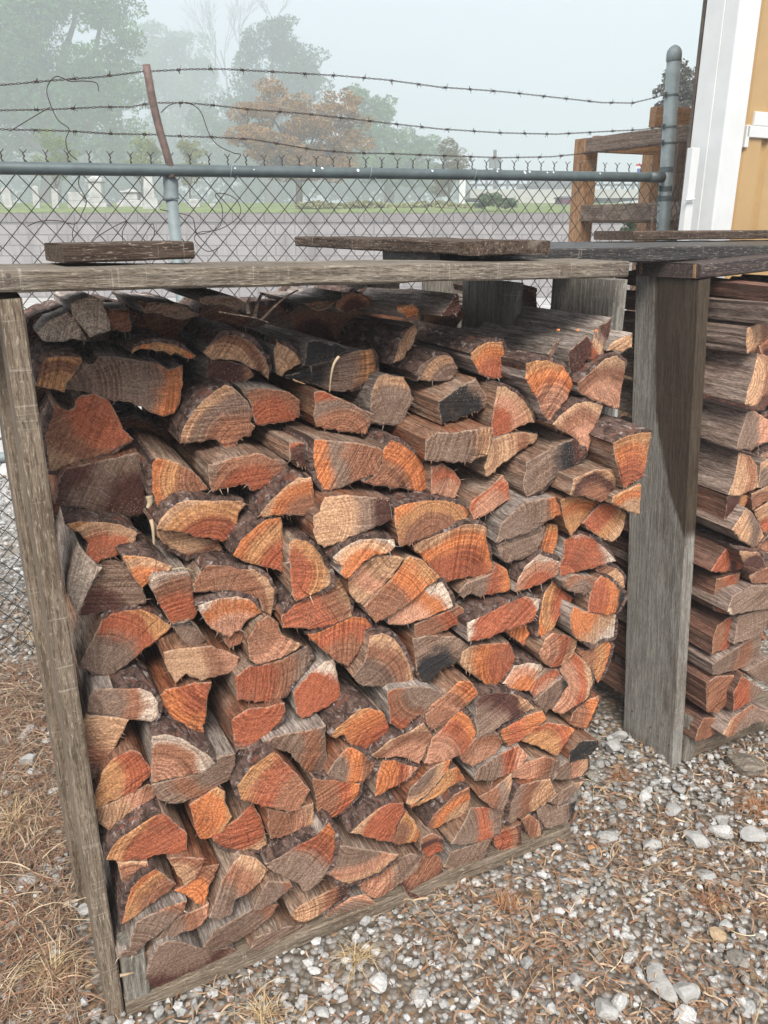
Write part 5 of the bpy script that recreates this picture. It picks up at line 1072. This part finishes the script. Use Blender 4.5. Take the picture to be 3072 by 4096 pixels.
tree('small_tree', 'thin small tree with yellowing leaves at the wood edge on the right', 'tree',
     [(1790, 590, 45, 30), (1810, 640, 60, 45), (1790, 700, 50, 50), (1760, 750, 40, 40), (1840, 690, 35, 35)], 30, 2200, .08, (.07, .07, .025), (.20, .17, .06), (1795, 835), .06, 1.6, seed=7)
G = 'young yellow green trees along the bank'
tree('small_tree', 'yellow green sapling among the gravestones at the far left', 'tree', [(200, 560, 50, 45), (240, 610, 60, 50), (190, 660, 60, 45), (260, 680, 45, 40)], 31, 2600, .08, (.08, .13, .02), (.26, .33, .06), (225, 835)  , .07, 1.5, group=G, seed=8)
tree('small_tree', 'yellow green sapling just left of the bent fence arm', 'tree', [(560, 570, 45, 40), (590, 620, 60, 45), (540, 660, 50, 45)], 31, 2200, .08, (.09, .13, .02), (.28, .32, .06), (570, 835)  , .06, 1.5, group=G, seed=9)
tree('small_tree', 'yellow green sapling just right of the bent fence arm', 'tree', [(750, 590, 40, 35), (775, 630, 50, 40), (740, 690, 50, 45)], 31, 2200, .08, (.10, .12, .02), (.30, .30, .06), (760, 835)  , .06, 1.5, group=G, seed=10)
tree('small_tree', 'dark thin leaved tree rising behind the round steel corner post', 'tree', [(2720, 290, 45, 40), (2690, 360, 60, 50), (2760, 350, 55, 70), (2660, 430, 50, 35), (2740, 440, 70, 50)], 15, 3600, .038, (.03, .035, .022), (.10, .085, .06), (2720, 830), .07, seed=11)
# bare winter branches
o = empty('bare_tree', at(900, 835, 185)); tag(o, 'leafless tree with thin bare branches fading into the fog', 'tree')
b = MB()
def twig(p, d, L, r, lev):
    q = p + d * L; limb(b, p, q, r, r * .6, 4, .1)
    if lev == 0: return
    for _ in range(3 if lev > 1 else 4):
        nd_ = (d + Vector((R.uniform(-.6, .6), R.uniform(-.4, .4), R.uniform(-.1, .35)))).normalized(); twig(p.lerp(q, R.uniform(.5, 1)), nd_, L * R.uniform(.55, .8), r * .55, lev - 1)
for x, y, L in ((920, 420, 10), (860, 330, 6.8), (980, 330, 7.6), (1090, 180, 4.6)): twig(at(x, y, 185), Vector((R.uniform(-.15, .2), 0, 1)).normalized(), L, .2, 4)
limb(b, at(900, 835, 185), at(920, 400, 185), .3, .16); limb(b, at(920, 500, 185), at(860, 330, 185), .14, .1); limb(b, at(920, 480, 185), at(980, 330, 185), .14, .1); limb(b, at(980, 350, 185), at(1090, 180, 185), .12, .08)
b.build('branches', M['trunk'], o, origin=at(900, 835, 185))
# far-off wood: one misty mass behind everything
rs = np.random.RandomState(20); bl_ = blobs_px([(x, 700 + 30 * math.sin(x), 130, 130) for x in range(-500, 1500, 110)] + [(x, 740, 110, 70) for x in range(1500, 1850, 100)], 150)
V, F, cc_ = leaves(bl_, 22000, .6, (.03, .06, .03), (.075, .13, .06), rs); tag(npmesh('distant_wood', V, F, 4, M['leaf'], {'col': cc_}), kind='stuff')
rs = np.random.RandomState(21); bl_ = blobs_px([(x, 828 + 6 * math.sin(x), 60, 12 + 8 * abs(math.sin(x * .7))) for x in range(1250, 1900, 45)], 25)
V, F, cc_ = leaves(bl_, 9000, .05, (.16, .17, .07), (.34, .33, .16), rs); tag(npmesh('tall_grass', V, F, 4, M['leaf'], {'col': cc_}), kind='stuff')
def bush(label, lst, Y, n, size, lo, hi, seed):
    rs = np.random.RandomState(seed); q = blobs_px(lst, Y); V, F, c_ = leaves(q, n, size, lo, hi, rs)
    o = npmesh('bush', V - np.array(q[0][:3]), F, 4, M['leaf'], {'col': c_}); o.location = q[0][:3]; tag(o, label, 'bush')
bush('green bush growing against the retaining wall under the timber frame', [(2535, 905, 40, 28), (2550, 950, 38, 28), (2505, 930, 25, 22)], 9, 1500, .022, (.02, .05, .012), (.08, .15, .04), 22)
bush('pale green bush above the wall near the white sign post', [(1990, 795, 60, 32), (1930, 812, 40, 22), (2030, 815, 40, 20)], 23, 1800, .05, (.05, .09, .03), (.14, .20, .08), 23)

# ================================================================ gravestones
gs = [('tall pedestal gravestone with a stepped base and pointed cap', 395, 835, 130, 58, 'ped'), ('thin leaning slab gravestone at the left', 148, 822, 88, 26, 'slab'), ('rounded slab gravestone next to the leaning one', 222, 818, 74, 26, 'slab'),
      ('small dark gravestone at the picture edge', 35, 815, 75, 36, 'slab'), ('low wide block gravestone', 310, 820, 46, 60, 'block'), ('square gravestone with a cornice left of the obelisk', 530, 822, 62, 68, 'ped'),
      ('tall plain obelisk behind the line post', 605, 820, 125, 44, 'ob'), ('flat squat plinth below the obelisk', 607, 848, 24, 66, 'block'), ('tiny gravestone right of the line post', 850, 822, 24, 26, 'slab'), ('pale bench-like gravestone far right', 778, 820, 22, 40, 'block')]
for lab, x, y, h, w, kd in gs:
    Y = 24.5 if y > 840 else 26.0; p = at(x, y, Y); k = Y / 3400.; hh_, ww = h * k, w * k; dd_ = ww * .5; b = MB(); base = p - Z * .12
    def bx(z0, z1, w0_, d0_): b.box(base + Vector((-w0_ / 2, -d0_ / 2, z0)), (w0_, 0, 0), (0, d0_, 0), (0, 0, z1 - z0))
    if kd == 'slab':
        t = ww * .22; n_ = 10; top = [(-ww / 2, 0)] + [(-ww / 2 * math.cos(math.pi * i / n_), hh_ * .86 + hh_ * .14 * math.sin(math.pi * i / n_)) for i in range(n_ + 1)] + [(ww / 2, 0)]
        le = R.uniform(-.07, .07); f_ = [base + Vector((a_ + c_ * le, -t, c_ + .0)) for a_, c_ in top]; g_ = [v + Vector((0, 2 * t, 0)) for v in f_]; m_ = len(f_)
        b.add(f_ + g_, [tuple(range(m_)), tuple(range(m_, 2 * m_))[::-1]] + [(i, m_ + i, m_ + (i + 1) % m_, (i + 1) % m_) for i in range(m_)])
    elif kd == 'block': bx(0, hh_ * .3 + .12, ww * 1.1, dd_ * 1.1); bx(hh_ * .3 + .12, hh_ + .12, ww * .95, dd_ * .9)
    elif kd == 'ob':
        bx(0, .3, ww * 1.5, ww * 1.3); a_ = base + Z * .3; w1, w2 = ww * .5, ww * .36
        lo_ = [a_ + Vector((sx * w1, sy * w1, 0)) for sx, sy in ((-1, -1), (1, -1), (1, 1), (-1, 1))]; hi_ = [a_ + Vector((sx * w2, sy * w2, hh_ - .3)) for sx, sy in ((-1, -1), (1, -1), (1, 1), (-1, 1))]; tp = [a_ + Z * (hh_ - .05)]
        b.add(lo_ + hi_ + tp, [(0, 1, 5, 4), (1, 2, 6, 5), (2, 3, 7, 6), (3, 0, 4, 7), (4, 5, 8), (5, 6, 8), (6, 7, 8), (7, 4, 8), (3, 2, 1, 0)])
    else:
        bx(0, .12 + hh_ * .16, ww * 1.5, ww * 1.2); bx(.12 + hh_ * .16, hh_ * .30 + .12, ww * 1.2, ww); bx(hh_ * .30 + .12, hh_ * .74 + .12, ww * .85, ww * .7); bx(hh_ * .74 + .12, hh_ * .84 + .12, ww * 1.12, ww * .9)
        a_ = base + Z * (hh_ * .84 + .12); w1 = ww * .4; lo_ = [a_ + Vector((sx * w1, sy * w1 * .8, 0)) for sx, sy in ((-1, -1), (1, -1), (1, 1), (-1, 1))]
        b.add(lo_ + [a_ + Z * hh_ * .16], [(0, 1, 4), (1, 2, 4), (2, 3, 4), (3, 0, 4), (3, 2, 1, 0)])
    tag(b.build('gravestone', M['stone'], origin=base, bevel=.02), lab + ' in the foggy churchyard', 'gravestone', 'gravestones on the bank')

# ================================================================ far right: overpass, low buildings, poles
def fbox(nm, lab, cat, x0, x1, y0, y1, Y, dep, mat, parts=()):
    a, c_ = at(x0, y1, Y), at(x1, y0, Y); b = MB(); b.box(a, (c_.x - a.x, 0, 0), (0, dep, 0), (0, 0, c_.z - a.z)); o = b.build(nm, mat, origin=a)
    return tag(o, lab, cat)
ov = fbox('overpass', 'long pale concrete overpass crossing in the mist at the right', 'overpass', 1880, 2640, 757, 792, 48, 8, M['pale'])
b = MB()
for x in range(1900, 2640, 42): p = at(x, 757, 48); b.box(p + Vector((0, .1, 0)), (.12, 0, 0), (0, .12, 0), (0, 0, .55))
a = at(1880, 744, 48); b.box(a + Vector((0, .08, 0)), (at(2640, 744, 48).x - a.x, 0, 0), (0, .1, 0), (0, 0, .12)); b.build('railing', M['roof'], ov, origin=a)
for x in (1990, 2180, 2400):
    b = MB(); p = at(x, 850, 49); b.box(p, (1.0, 0, 0), (0, 2, 0), (0, 0, at(x, 790, 49).z - p.z)); b.build('pier', M['pale'], ov, origin=p)
o = fbox('low_building', 'low grey roofed building under the misty overpass', 'building', 2150, 2320, 720, 790, 60, 10, M['roof'])
o = fbox('low_wall', 'cream slatted low wall right of the pale green bush', 'wall', 2060, 2290, 785, 838, 34, .4, M['pale'])
o = fbox('dumpster', 'maroon box container standing beyond the wall beside the timber frame', 'container', 2248, 2310, 792, 836, 28, 1.2, M['maroon'])
b = MB(); a = at(2248, 792, 28); b.box(a + Vector((-.03, -.03, 0)), (at(2310, 792, 28).x - a.x + .06, 0, 0), (0, 1.26, 0), (0, 0, .05)); b.build('lid', M['roof'], o, origin=a)
b = MB(); p = at(1846, 842, 26); b.box(p - Vector((.09, .09, .3)), (.18, 0, 0), (0, .18, 0), (0, 0, at(1846, 716, 26).z - p.z + .3)); b.box(at(1846, 716, 26) - Vector((.11, .11, -.001)), (.22, 0, 0), (0, .22, 0), (0, 0, .05))
tag(b.build('white_post', M['white'], origin=p), 'square white post standing at the wall right of the trees', 'post')
o = empty('utility_pole', at(1980, 842, 70)); tag(o, 'faint utility pole with two transformers fading in the fog', 'utility pole')
b = MB(); b.tube([at(1980, 842, 70), at(1980, 600, 70)], [.2, .13], 10); b.build('pole', M['trunk'], o, origin=at(1980, 842, 70)); b = MB(); b.box(at(1955, 640, 70), (at(2005, 640, 70).x - at(1955, 640, 70).x, 0, 0), (0, .15, 0), (0, 0, .15)); b.build('crossarm', M['trunk'], o, origin=at(1955, 640, 70))
for x in (1968, 1992):
    b = MB(); b.tube([at(x, 672, 69.7), at(x, 640, 69.7)], .25, 12); b.build('transformer', M['roof'], o, origin=at(x, 672, 69.7))
o = empty('road_sign', at(2556, 842, 30)); tag(o, 'small white sign with a red top edge seen through the timber frame', 'sign')
b = MB(); b.tube([at(2556, 900, 30), at(2556, 660, 30)], .03, 8); b.build('sign_post', M['galv'], o, origin=at(2556, 900, 30))
a, c_ = at(2540, 702, 29.9), at(2576, 656, 29.9); b = MB(); b.box(a, (c_.x - a.x, 0, 0), (0, .02, 0), (0, 0, c_.z - a.z)); sp_ = b.build('sign_panel', M['white'], o, origin=a)
b = MB(); b.box(a + Vector((0, -.006, c_.z - a.z - .06)), (c_.x - a.x, 0, 0), (0, .005, 0), (0, 0, .06)); b.build('red_band', mat_plain('red_paint', (.5, .04, .03)), sp_, origin=a)
b = MB(); b.box(a + Vector((.05, -.006, .10)), ((c_.x - a.x) - .1, 0, 0), (0, .005, 0), (0, 0, .12)); b.build('blue_band', mat_plain('blue_paint', (.04, .09, .3)), sp_, origin=a)

# ================================================================ gravel
def ico(sub):
    bm = bmesh.new(); bmesh.ops.create_icosphere(bm, subdivisions=sub, radius=1); v = np.array([x.co[:] for x in bm.verts]); f = np.array([[q.index for q in x.verts] for x in bm.faces]); bm.free(); return v, f
def stone_templates(sub, k, rs):
    v, f = ico(sub); out = []
    for _ in range(k):
        w = v.copy(); 
        for q in range(rs.randint(7, 12)):
            n_ = rs.normal(size=3); n_ /= np.linalg.norm(n_); h = rs.uniform(.52, .86); d = w @ n_; m_ = d > h; w[m_] -= (d[m_] - h)[:, None] * n_
        w *= rs.uniform([.75, .6, .45], [1.25, 1.0, .8]); w += rs.normal(size=w.shape) * .018; out.append(w)
    return out, f
def in_rack(x, y):
    p = np.stack([x - O.x, y - O.y], -1); s = p @ np.array([S.x, S.y]); n = p @ np.array([N.x, N.y])
    return ((s > -.02) & (s < 1.26) & (n < -.004) & (n > -.56)) | ((s > sc_ - .04) & (s < sc_ + 1.7) & (n < nc_ - .004) & (n > nc_ - .56))
def visible(x, y, mg=160):
    pc = y * math.cos(PITCH) + EYE * math.sin(PITCH); u = y * math.sin(PITCH) - EYE * math.cos(PITCH)
    px = 1536 + F_PX * x / pc; py = 2048 - F_PX * u / pc
    return (px > -mg) & (px < 3072 + mg) & (py < 4096 + mg) & (py > 900)
def scatter_stones(name, n, xr, yr, smin, smax, sub, seed, pw=2.0, z0=0.0, chunk=None, dens=None):
    rs = np.random.RandomState(seed); T, f = stone_templates(sub, 36, rs); x = rs.uniform(*xr, n); y = rs.uniform(*yr, n); k = visible(x, y) & ~in_rack(x, y)
    if dens is not None: k &= rs.rand(n) < dens(x, y)
    x, y = x[k], y[k]; n = len(x); s = smin + (smax - smin) * rs.rand(n) ** pw; nv = len(T[0]); V = np.empty((n, nv, 3)); 
    for i in range(n):
        a = rs.uniform(0, 6.28); c_, s_ = math.cos(a), math.sin(a); w = T[rs.randint(36)] * s[i]; ti = rs.normal() * .25; w = w @ np.array([[1, 0, 0], [0, math.cos(ti), -math.sin(ti)], [0, math.sin(ti), math.cos(ti)]])
        V[i, :, 0] = w[:, 0] * c_ - w[:, 1] * s_ + x[i]; V[i, :, 1] = w[:, 0] * s_ + w[:, 1] * c_ + y[i]; V[i, :, 2] = w[:, 2] + s[i] * rs.uniform(.0, .42) + z0
    F = (f[None] + (np.arange(n) * nv)[:, None, None]).reshape(-1)
    b_ = rs.rand(n); base = np.where(b_[:, None] < .55, np.array([[.42, .415, .40]]), np.where(b_[:, None] < .85, np.array([[.25, .23, .20]]), np.where(b_[:, None] < .955, np.array([[.48, .475, .45]]), np.array([[.30, .22, .14]]))))
    base = base * rs.uniform(.6, 1.16, (n, 1)); return tag(npmesh(name, V.reshape(-1, 3), F, 3, M['gravel'], {'col': np.repeat(base, nv, 0)}), kind='stuff')
def clear(x, y):           # stones lie open at the right, buried in straw at the left and in bands
    m = .5 + .5 * np.sin(x * 5.1 + 1.3 * np.sin(y * 4.0)) * np.cos(y * 6.3 + x * 2.2); left = x < (-.60 + (y - 1.2) * -.46); return np.where(left, .35, .45 + .55 * m)
scatter_stones('gravel', 24000, (-1.6, 2.2), (1.0, 3.4), .0055, .017, 1, 31, 1.4, dens=clear)
scatter_stones('pebbles', 9000, (-1.6, 2.2), (1.0, 3.3), .003, .007, 1, 32, 1.5)
scatter_stones('gravel', 15000, (-2.6, 2.6), (2.6, 6.0), .008, .020, 1, 33, 1.5)
scatter_stones('rubble', 260, (-1.6, 2.2), (1.0, 3.3), .019, .034, 2, 34, 2.0)

# single larger stones one can point at
def chunk(label, px, py, wpx, hpx, seed, mat='limestone', cat='stone', flat=.6, rot=0.0, grp='larger limestone chunks on the gravel'):
    rs = np.random.RandomState(seed); d = ray(px, py); t = (.012 - EYE) / d[2]; p = Vector(d * t) + Vector((0, 0, EYE)); k = (p - Vector((0, 0, EYE))).length / 3300.
    v, f = ico(3); w = v.copy()
    for q in range(11):
        n_ = rs.normal(size=3); n_ /= np.linalg.norm(n_); h = rs.uniform(.5, .85); dd_ = w @ n_; m_ = dd_ > h; w[m_] -= (dd_[m_] - h)[:, None] * n_
    w += .03 * np.array([[n3((a * 3, b_ * 3, c_ * 3 + seed)) for _ in range(3)] for a, b_, c_ in w]) + rs.normal(size=w.shape) * .006
    w *= np.array([wpx * k * .44, hpx * k * .55, wpx * k * .42 * flat]); c_, s_ = math.cos(rot), math.sin(rot); w = np.stack([w[:, 0] * c_ - w[:, 1] * s_, w[:, 0] * s_ + w[:, 1] * c_, w[:, 2]], 1)
    o = npmesh('rock', w, f.reshape(-1), 3, M[mat]); o.location = p; tag(o, label, cat, grp)
for i, a in enumerate((('blocky pale grey rock at the bottom edge below the dry straw', 2420, 4040, 120, 80), ('tall upright pale rock near the bottom right', 2640, 3925, 100, 150), ('rounded bright white rock beside the upright pale one', 2745, 3965, 110, 85),
                       ('grey angular stone at the foot of the split end of the front stack', 2455, 2985, 110, 60), ('wide flat grey stone between the two stacks', 2470, 2940, 90, 30), ('long pale slab stone right of the gap', 2785, 3355, 120, 70), ('flat grey stone left of the long slab one', 2600, 3375, 100, 45),
                       ('grey rounded stone under the sloping bottom rail', 2300, 3920, 60, 50), ('pale grey stone at the right picture edge', 3010, 3340, 110, 80), ('thin white stone lying in the straw at the left', 110, 3045, 100, 40), ('white stone by the foot of the left post', 340, 3640, 60, 60),
                       ('pale stone near the bottom left corner', 225, 3810, 70, 50), ('bluish stone at bottom centre', 1290, 4050, 70, 40), ('grey stone at the bottom right corner', 2900, 3700, 60, 40), ('squat pale stone beside the wet post foot', 2690, 3240, 80, 70))):
    chunk(a[0], a[1], a[2], a[3], a[4], 50 + i, rot=R.uniform(-.5, .5), flat=R.uniform(.4, .75))
chunk('rust coloured stone among the grey gravel', 2365, 3390, 42, 26, 80); [o for o in C.objects if o.name.startswith('rock')][-1].data.materials.clear()
_r = [o for o in C.objects if o.get('label', '').startswith('rust coloured')][0]; _r.data.materials.clear(); _r.data.materials.append(mat_plain('rust_stone', (.40, .20, .08), .8, 0, .3, 40, .4))
# slab of bleached bark on the ground by the right hand rack
b = MB(); pts = [(2908, 3020), (2960, 3010), (3010, 3018), (3050, 3045), (3062, 3075), (3020, 3085), (2975, 3080), (2940, 3055)]
g = []
for x, y in pts: d = ray(x, y); t = (.03 - EYE) / d[2]; g.append(Vector(d * t) + Vector((0, 0, EYE)))
m_ = len(g); cen_ = sum(g, Vector()) / m_; b.add(g + [q - Z * .02 for q in g] + [cen_ + Z * .018], [(i, (i + 1) % m_, 2 * m_) for i in range(m_)] + [(i, m_ + i, m_ + (i + 1) % m_, (i + 1) % m_) for i in range(m_)] + [tuple(m_ + i for i in range(m_))])
tag(b.build('bark_slab', M['rack'], origin=cen_), 'pale curled slab of bark lying on the dirt before the right hand rack', 'bark slab')

# ================================================================ dry straw and dead grass
def straw(name, n, xr, yr, lmin, lmax, wd, seed, dens, lift=.03, cols=((.42, .29, .17), (.26, .155, .085), (.55, .43, .28), (.32, .14, .06))):
    rs = np.random.RandomState(seed); x = rs.uniform(*xr, n); y = rs.uniform(*yr, n); k = visible(x, y) & ~in_rack(x, y) & (rs.rand(n) < dens(x, y)); x, y = x[k], y[k]; n = len(x)
    L = rs.uniform(lmin, lmax, n); a = rs.uniform(0, 6.28, n); el = np.abs(rs.normal(size=n)) * .35; cu = rs.normal(size=n) * .9; z0 = rs.uniform(.004, lift, n) * rs.rand(n); K = 5
    P = np.zeros((n, K + 1, 3)); P[:, 0] = np.stack([x, y, z0], 1); aa = a.copy(); ee = el.copy()
    for j in range(K):
        aa = aa + cu / K; ee = ee - el * 2 / K; st = L / K; P[:, j + 1] = P[:, j] + np.stack([np.cos(aa) * np.cos(ee) * st, np.sin(aa) * np.cos(ee) * st, np.sin(ee) * st], 1)
    P[:, :, 2] = np.maximum(P[:, :, 2], .003)
    T = np.gradient(P, axis=1); T /= np.linalg.norm(T, axis=2)[:, :, None] + 1e-9; up = rs.normal(size=(n, 1, 3)) * .35 + np.array([0, 0, 1.]); sd_ = np.cross(T, up); sd_ /= np.linalg.norm(sd_, axis=2)[:, :, None] + 1e-9
    w = (wd * rs.uniform(.5, 1.4, n))[:, None, None] * np.array([1, 1, .9, .8, .6, .15])[None, :, None]; V = np.stack([P - sd_ * w, P + sd_ * w], 2).reshape(n, -1, 3)
    f = np.array([[2 * j, 2 * j + 1, 2 * j + 3, 2 * j + 2] for j in range(K)]); F = (f[None] + (np.arange(n) * 2 * (K + 1))[:, None, None]).reshape(-1)
    cc_ = np.array(cols)[rs.choice(len(cols), n, p=[.36, .32, .18, .14])] * rs.uniform(.7, 1.25, (n, 1)); return tag(npmesh(name, V.reshape(-1, 3), F, 4, M['straw'], {'col': np.repeat(cc_, 2 * (K + 1), 0)}), kind='stuff')
def dl(x, y): left = x < (-.60 + (y - 1.2) * -.46); return np.where(left, np.where(y > 2.75, .12, 1.0), 0)
def dr(x, y):
    m = .5 + .5 * np.sin(x * 5.1 + 1.3 * np.sin(y * 4.0)) * np.cos(y * 6.3 + x * 2.2); left = x < (-.60 + (y - 1.2) * -.46)
    return np.where(left, 0, np.clip(1.15 - 1.35 * m, .08, 1) * np.where(y > 2.5, .3, 1))
straw('dry_grass', 30000, (-1.7, -.4), (1.0, 3.3), .05, .17, .0011, 41, dl, .035, ((.33, .22, .145), (.19, .115, .075), (.46, .36, .25), (.25, .12, .07)))
straw('dead_grass', 36000, (-.8, 2.2), (1.0, 3.3), .018, .05, .0022, 42, dr, .026, ((.29, .185, .12), (.18, .11, .07), (.42, .31, .21), (.24, .125, .07)))
straw('straw_litter', 2200, (-.8, 2.2), (1.0, 3.3), .05, .14, .0009, 43, dr, .03, ((.52, .40, .24), (.40, .28, .16), (.6, .5, .34), (.42, .22, .10)))
# tufts
def tuft(label, px, py, n, L, cols, seed):
    rs = np.random.RandomState(seed); d = ray(px, py); t = -EYE / d[2]; p = d * t + np.array([0, 0, EYE]); V = []; F = []; Cc_ = []
    for i in range(n):
        a = rs.uniform(0, 6.28); e_ = rs.uniform(.15, 1.2); l = L * rs.uniform(.5, 1.1); q = np.array([rs.normal() * .012, rs.normal() * .012, 0.]); w = .0009; K = 6; ac = a + rs.normal() * .4; b0 = len(V); c_ = np.array(cols[rs.randint(len(cols))]) * rs.uniform(.7, 1.2)
        for j in range(K + 1):
            sd_ = np.array([-math.sin(a), math.cos(a), 0]) * w * (1 - .85 * j / K); V += [q - sd_, q + sd_]; Cc_ += [c_, c_]
            q = q + np.array([math.cos(ac) * math.cos(e_), math.sin(ac) * math.cos(e_), math.sin(e_)]) * l / K; e_ -= .32; q[2] = max(q[2], .004)
        for j in range(K): F += [b0 + 2 * j, b0 + 2 * j + 1, b0 + 2 * j + 3, b0 + 2 * j + 2]
    o = npmesh('grass_tuft', np.array(V), np.array(F), 4, M['straw'], {'col': np.array(Cc_)}); o.location = p; tag(o, label, 'grass tuft', 'dead grass tufts on the gravel')
OR = ((.36, .16, .07), (.27, .11, .05), (.42, .25, .13)); ST = ((.52, .38, .2), (.6, .48, .3), (.4, .26, .13))
tuft('rust orange grass tuft at the right picture edge', 3030, 3240, 130, .11, OR, 61); tuft('rust orange grass tuft in the gap beside the tall grey board', 2480, 3110, 110, .08, OR, 62); tuft('rust brown grass tuft before the middle of the bottom rail', 2030, 3620, 90, .08, OR, 63)
tuft('straw coloured tuft below the huge dark oval log', 1430, 3830, 90, .10, ST, 64); tuft('straw coloured tuft at the foot of the left post', 210, 3900, 110, .14, ST, 65); tuft('brown grass tuft at the bottom right', 2850, 3620, 80, .08, OR, 66); tuft('straw tuft near the upper left fence foot', 160, 2560, 120, .15, ST, 67); tuft('straw tuft at the bottom centre edge', 1050, 4060, 80, .10, ST, 68)
tuft('grey brown tuft at the left picture edge', 60, 3300, 120, .15, ST, 69)

# ================================================================ fog
b = MB(); b.box((-190, -8, -1.6), (380, 0, 0), (0, 260, 0), (0, 0, 75)); hz = b.build('haze', None, origin=(0, 0, 0))
hm = bpy.data.materials.new('fog'); hm.use_nodes = True; nt = hm.node_tree; nt.nodes.remove(nt.nodes['Principled BSDF'])
pv = nt.nodes.new('ShaderNodeVolumePrincipled'); pv.inputs['Color'].default_value = (.93, .968, 1, 1); pv.inputs['Density'].default_value = .0068; pv.inputs['Anisotropy'].default_value = .25
nt.links.new(pv.outputs[0], nt.nodes['Material Output'].inputs['Volume']); hz.data.materials.append(hm); tag(hz, kind='stuff')
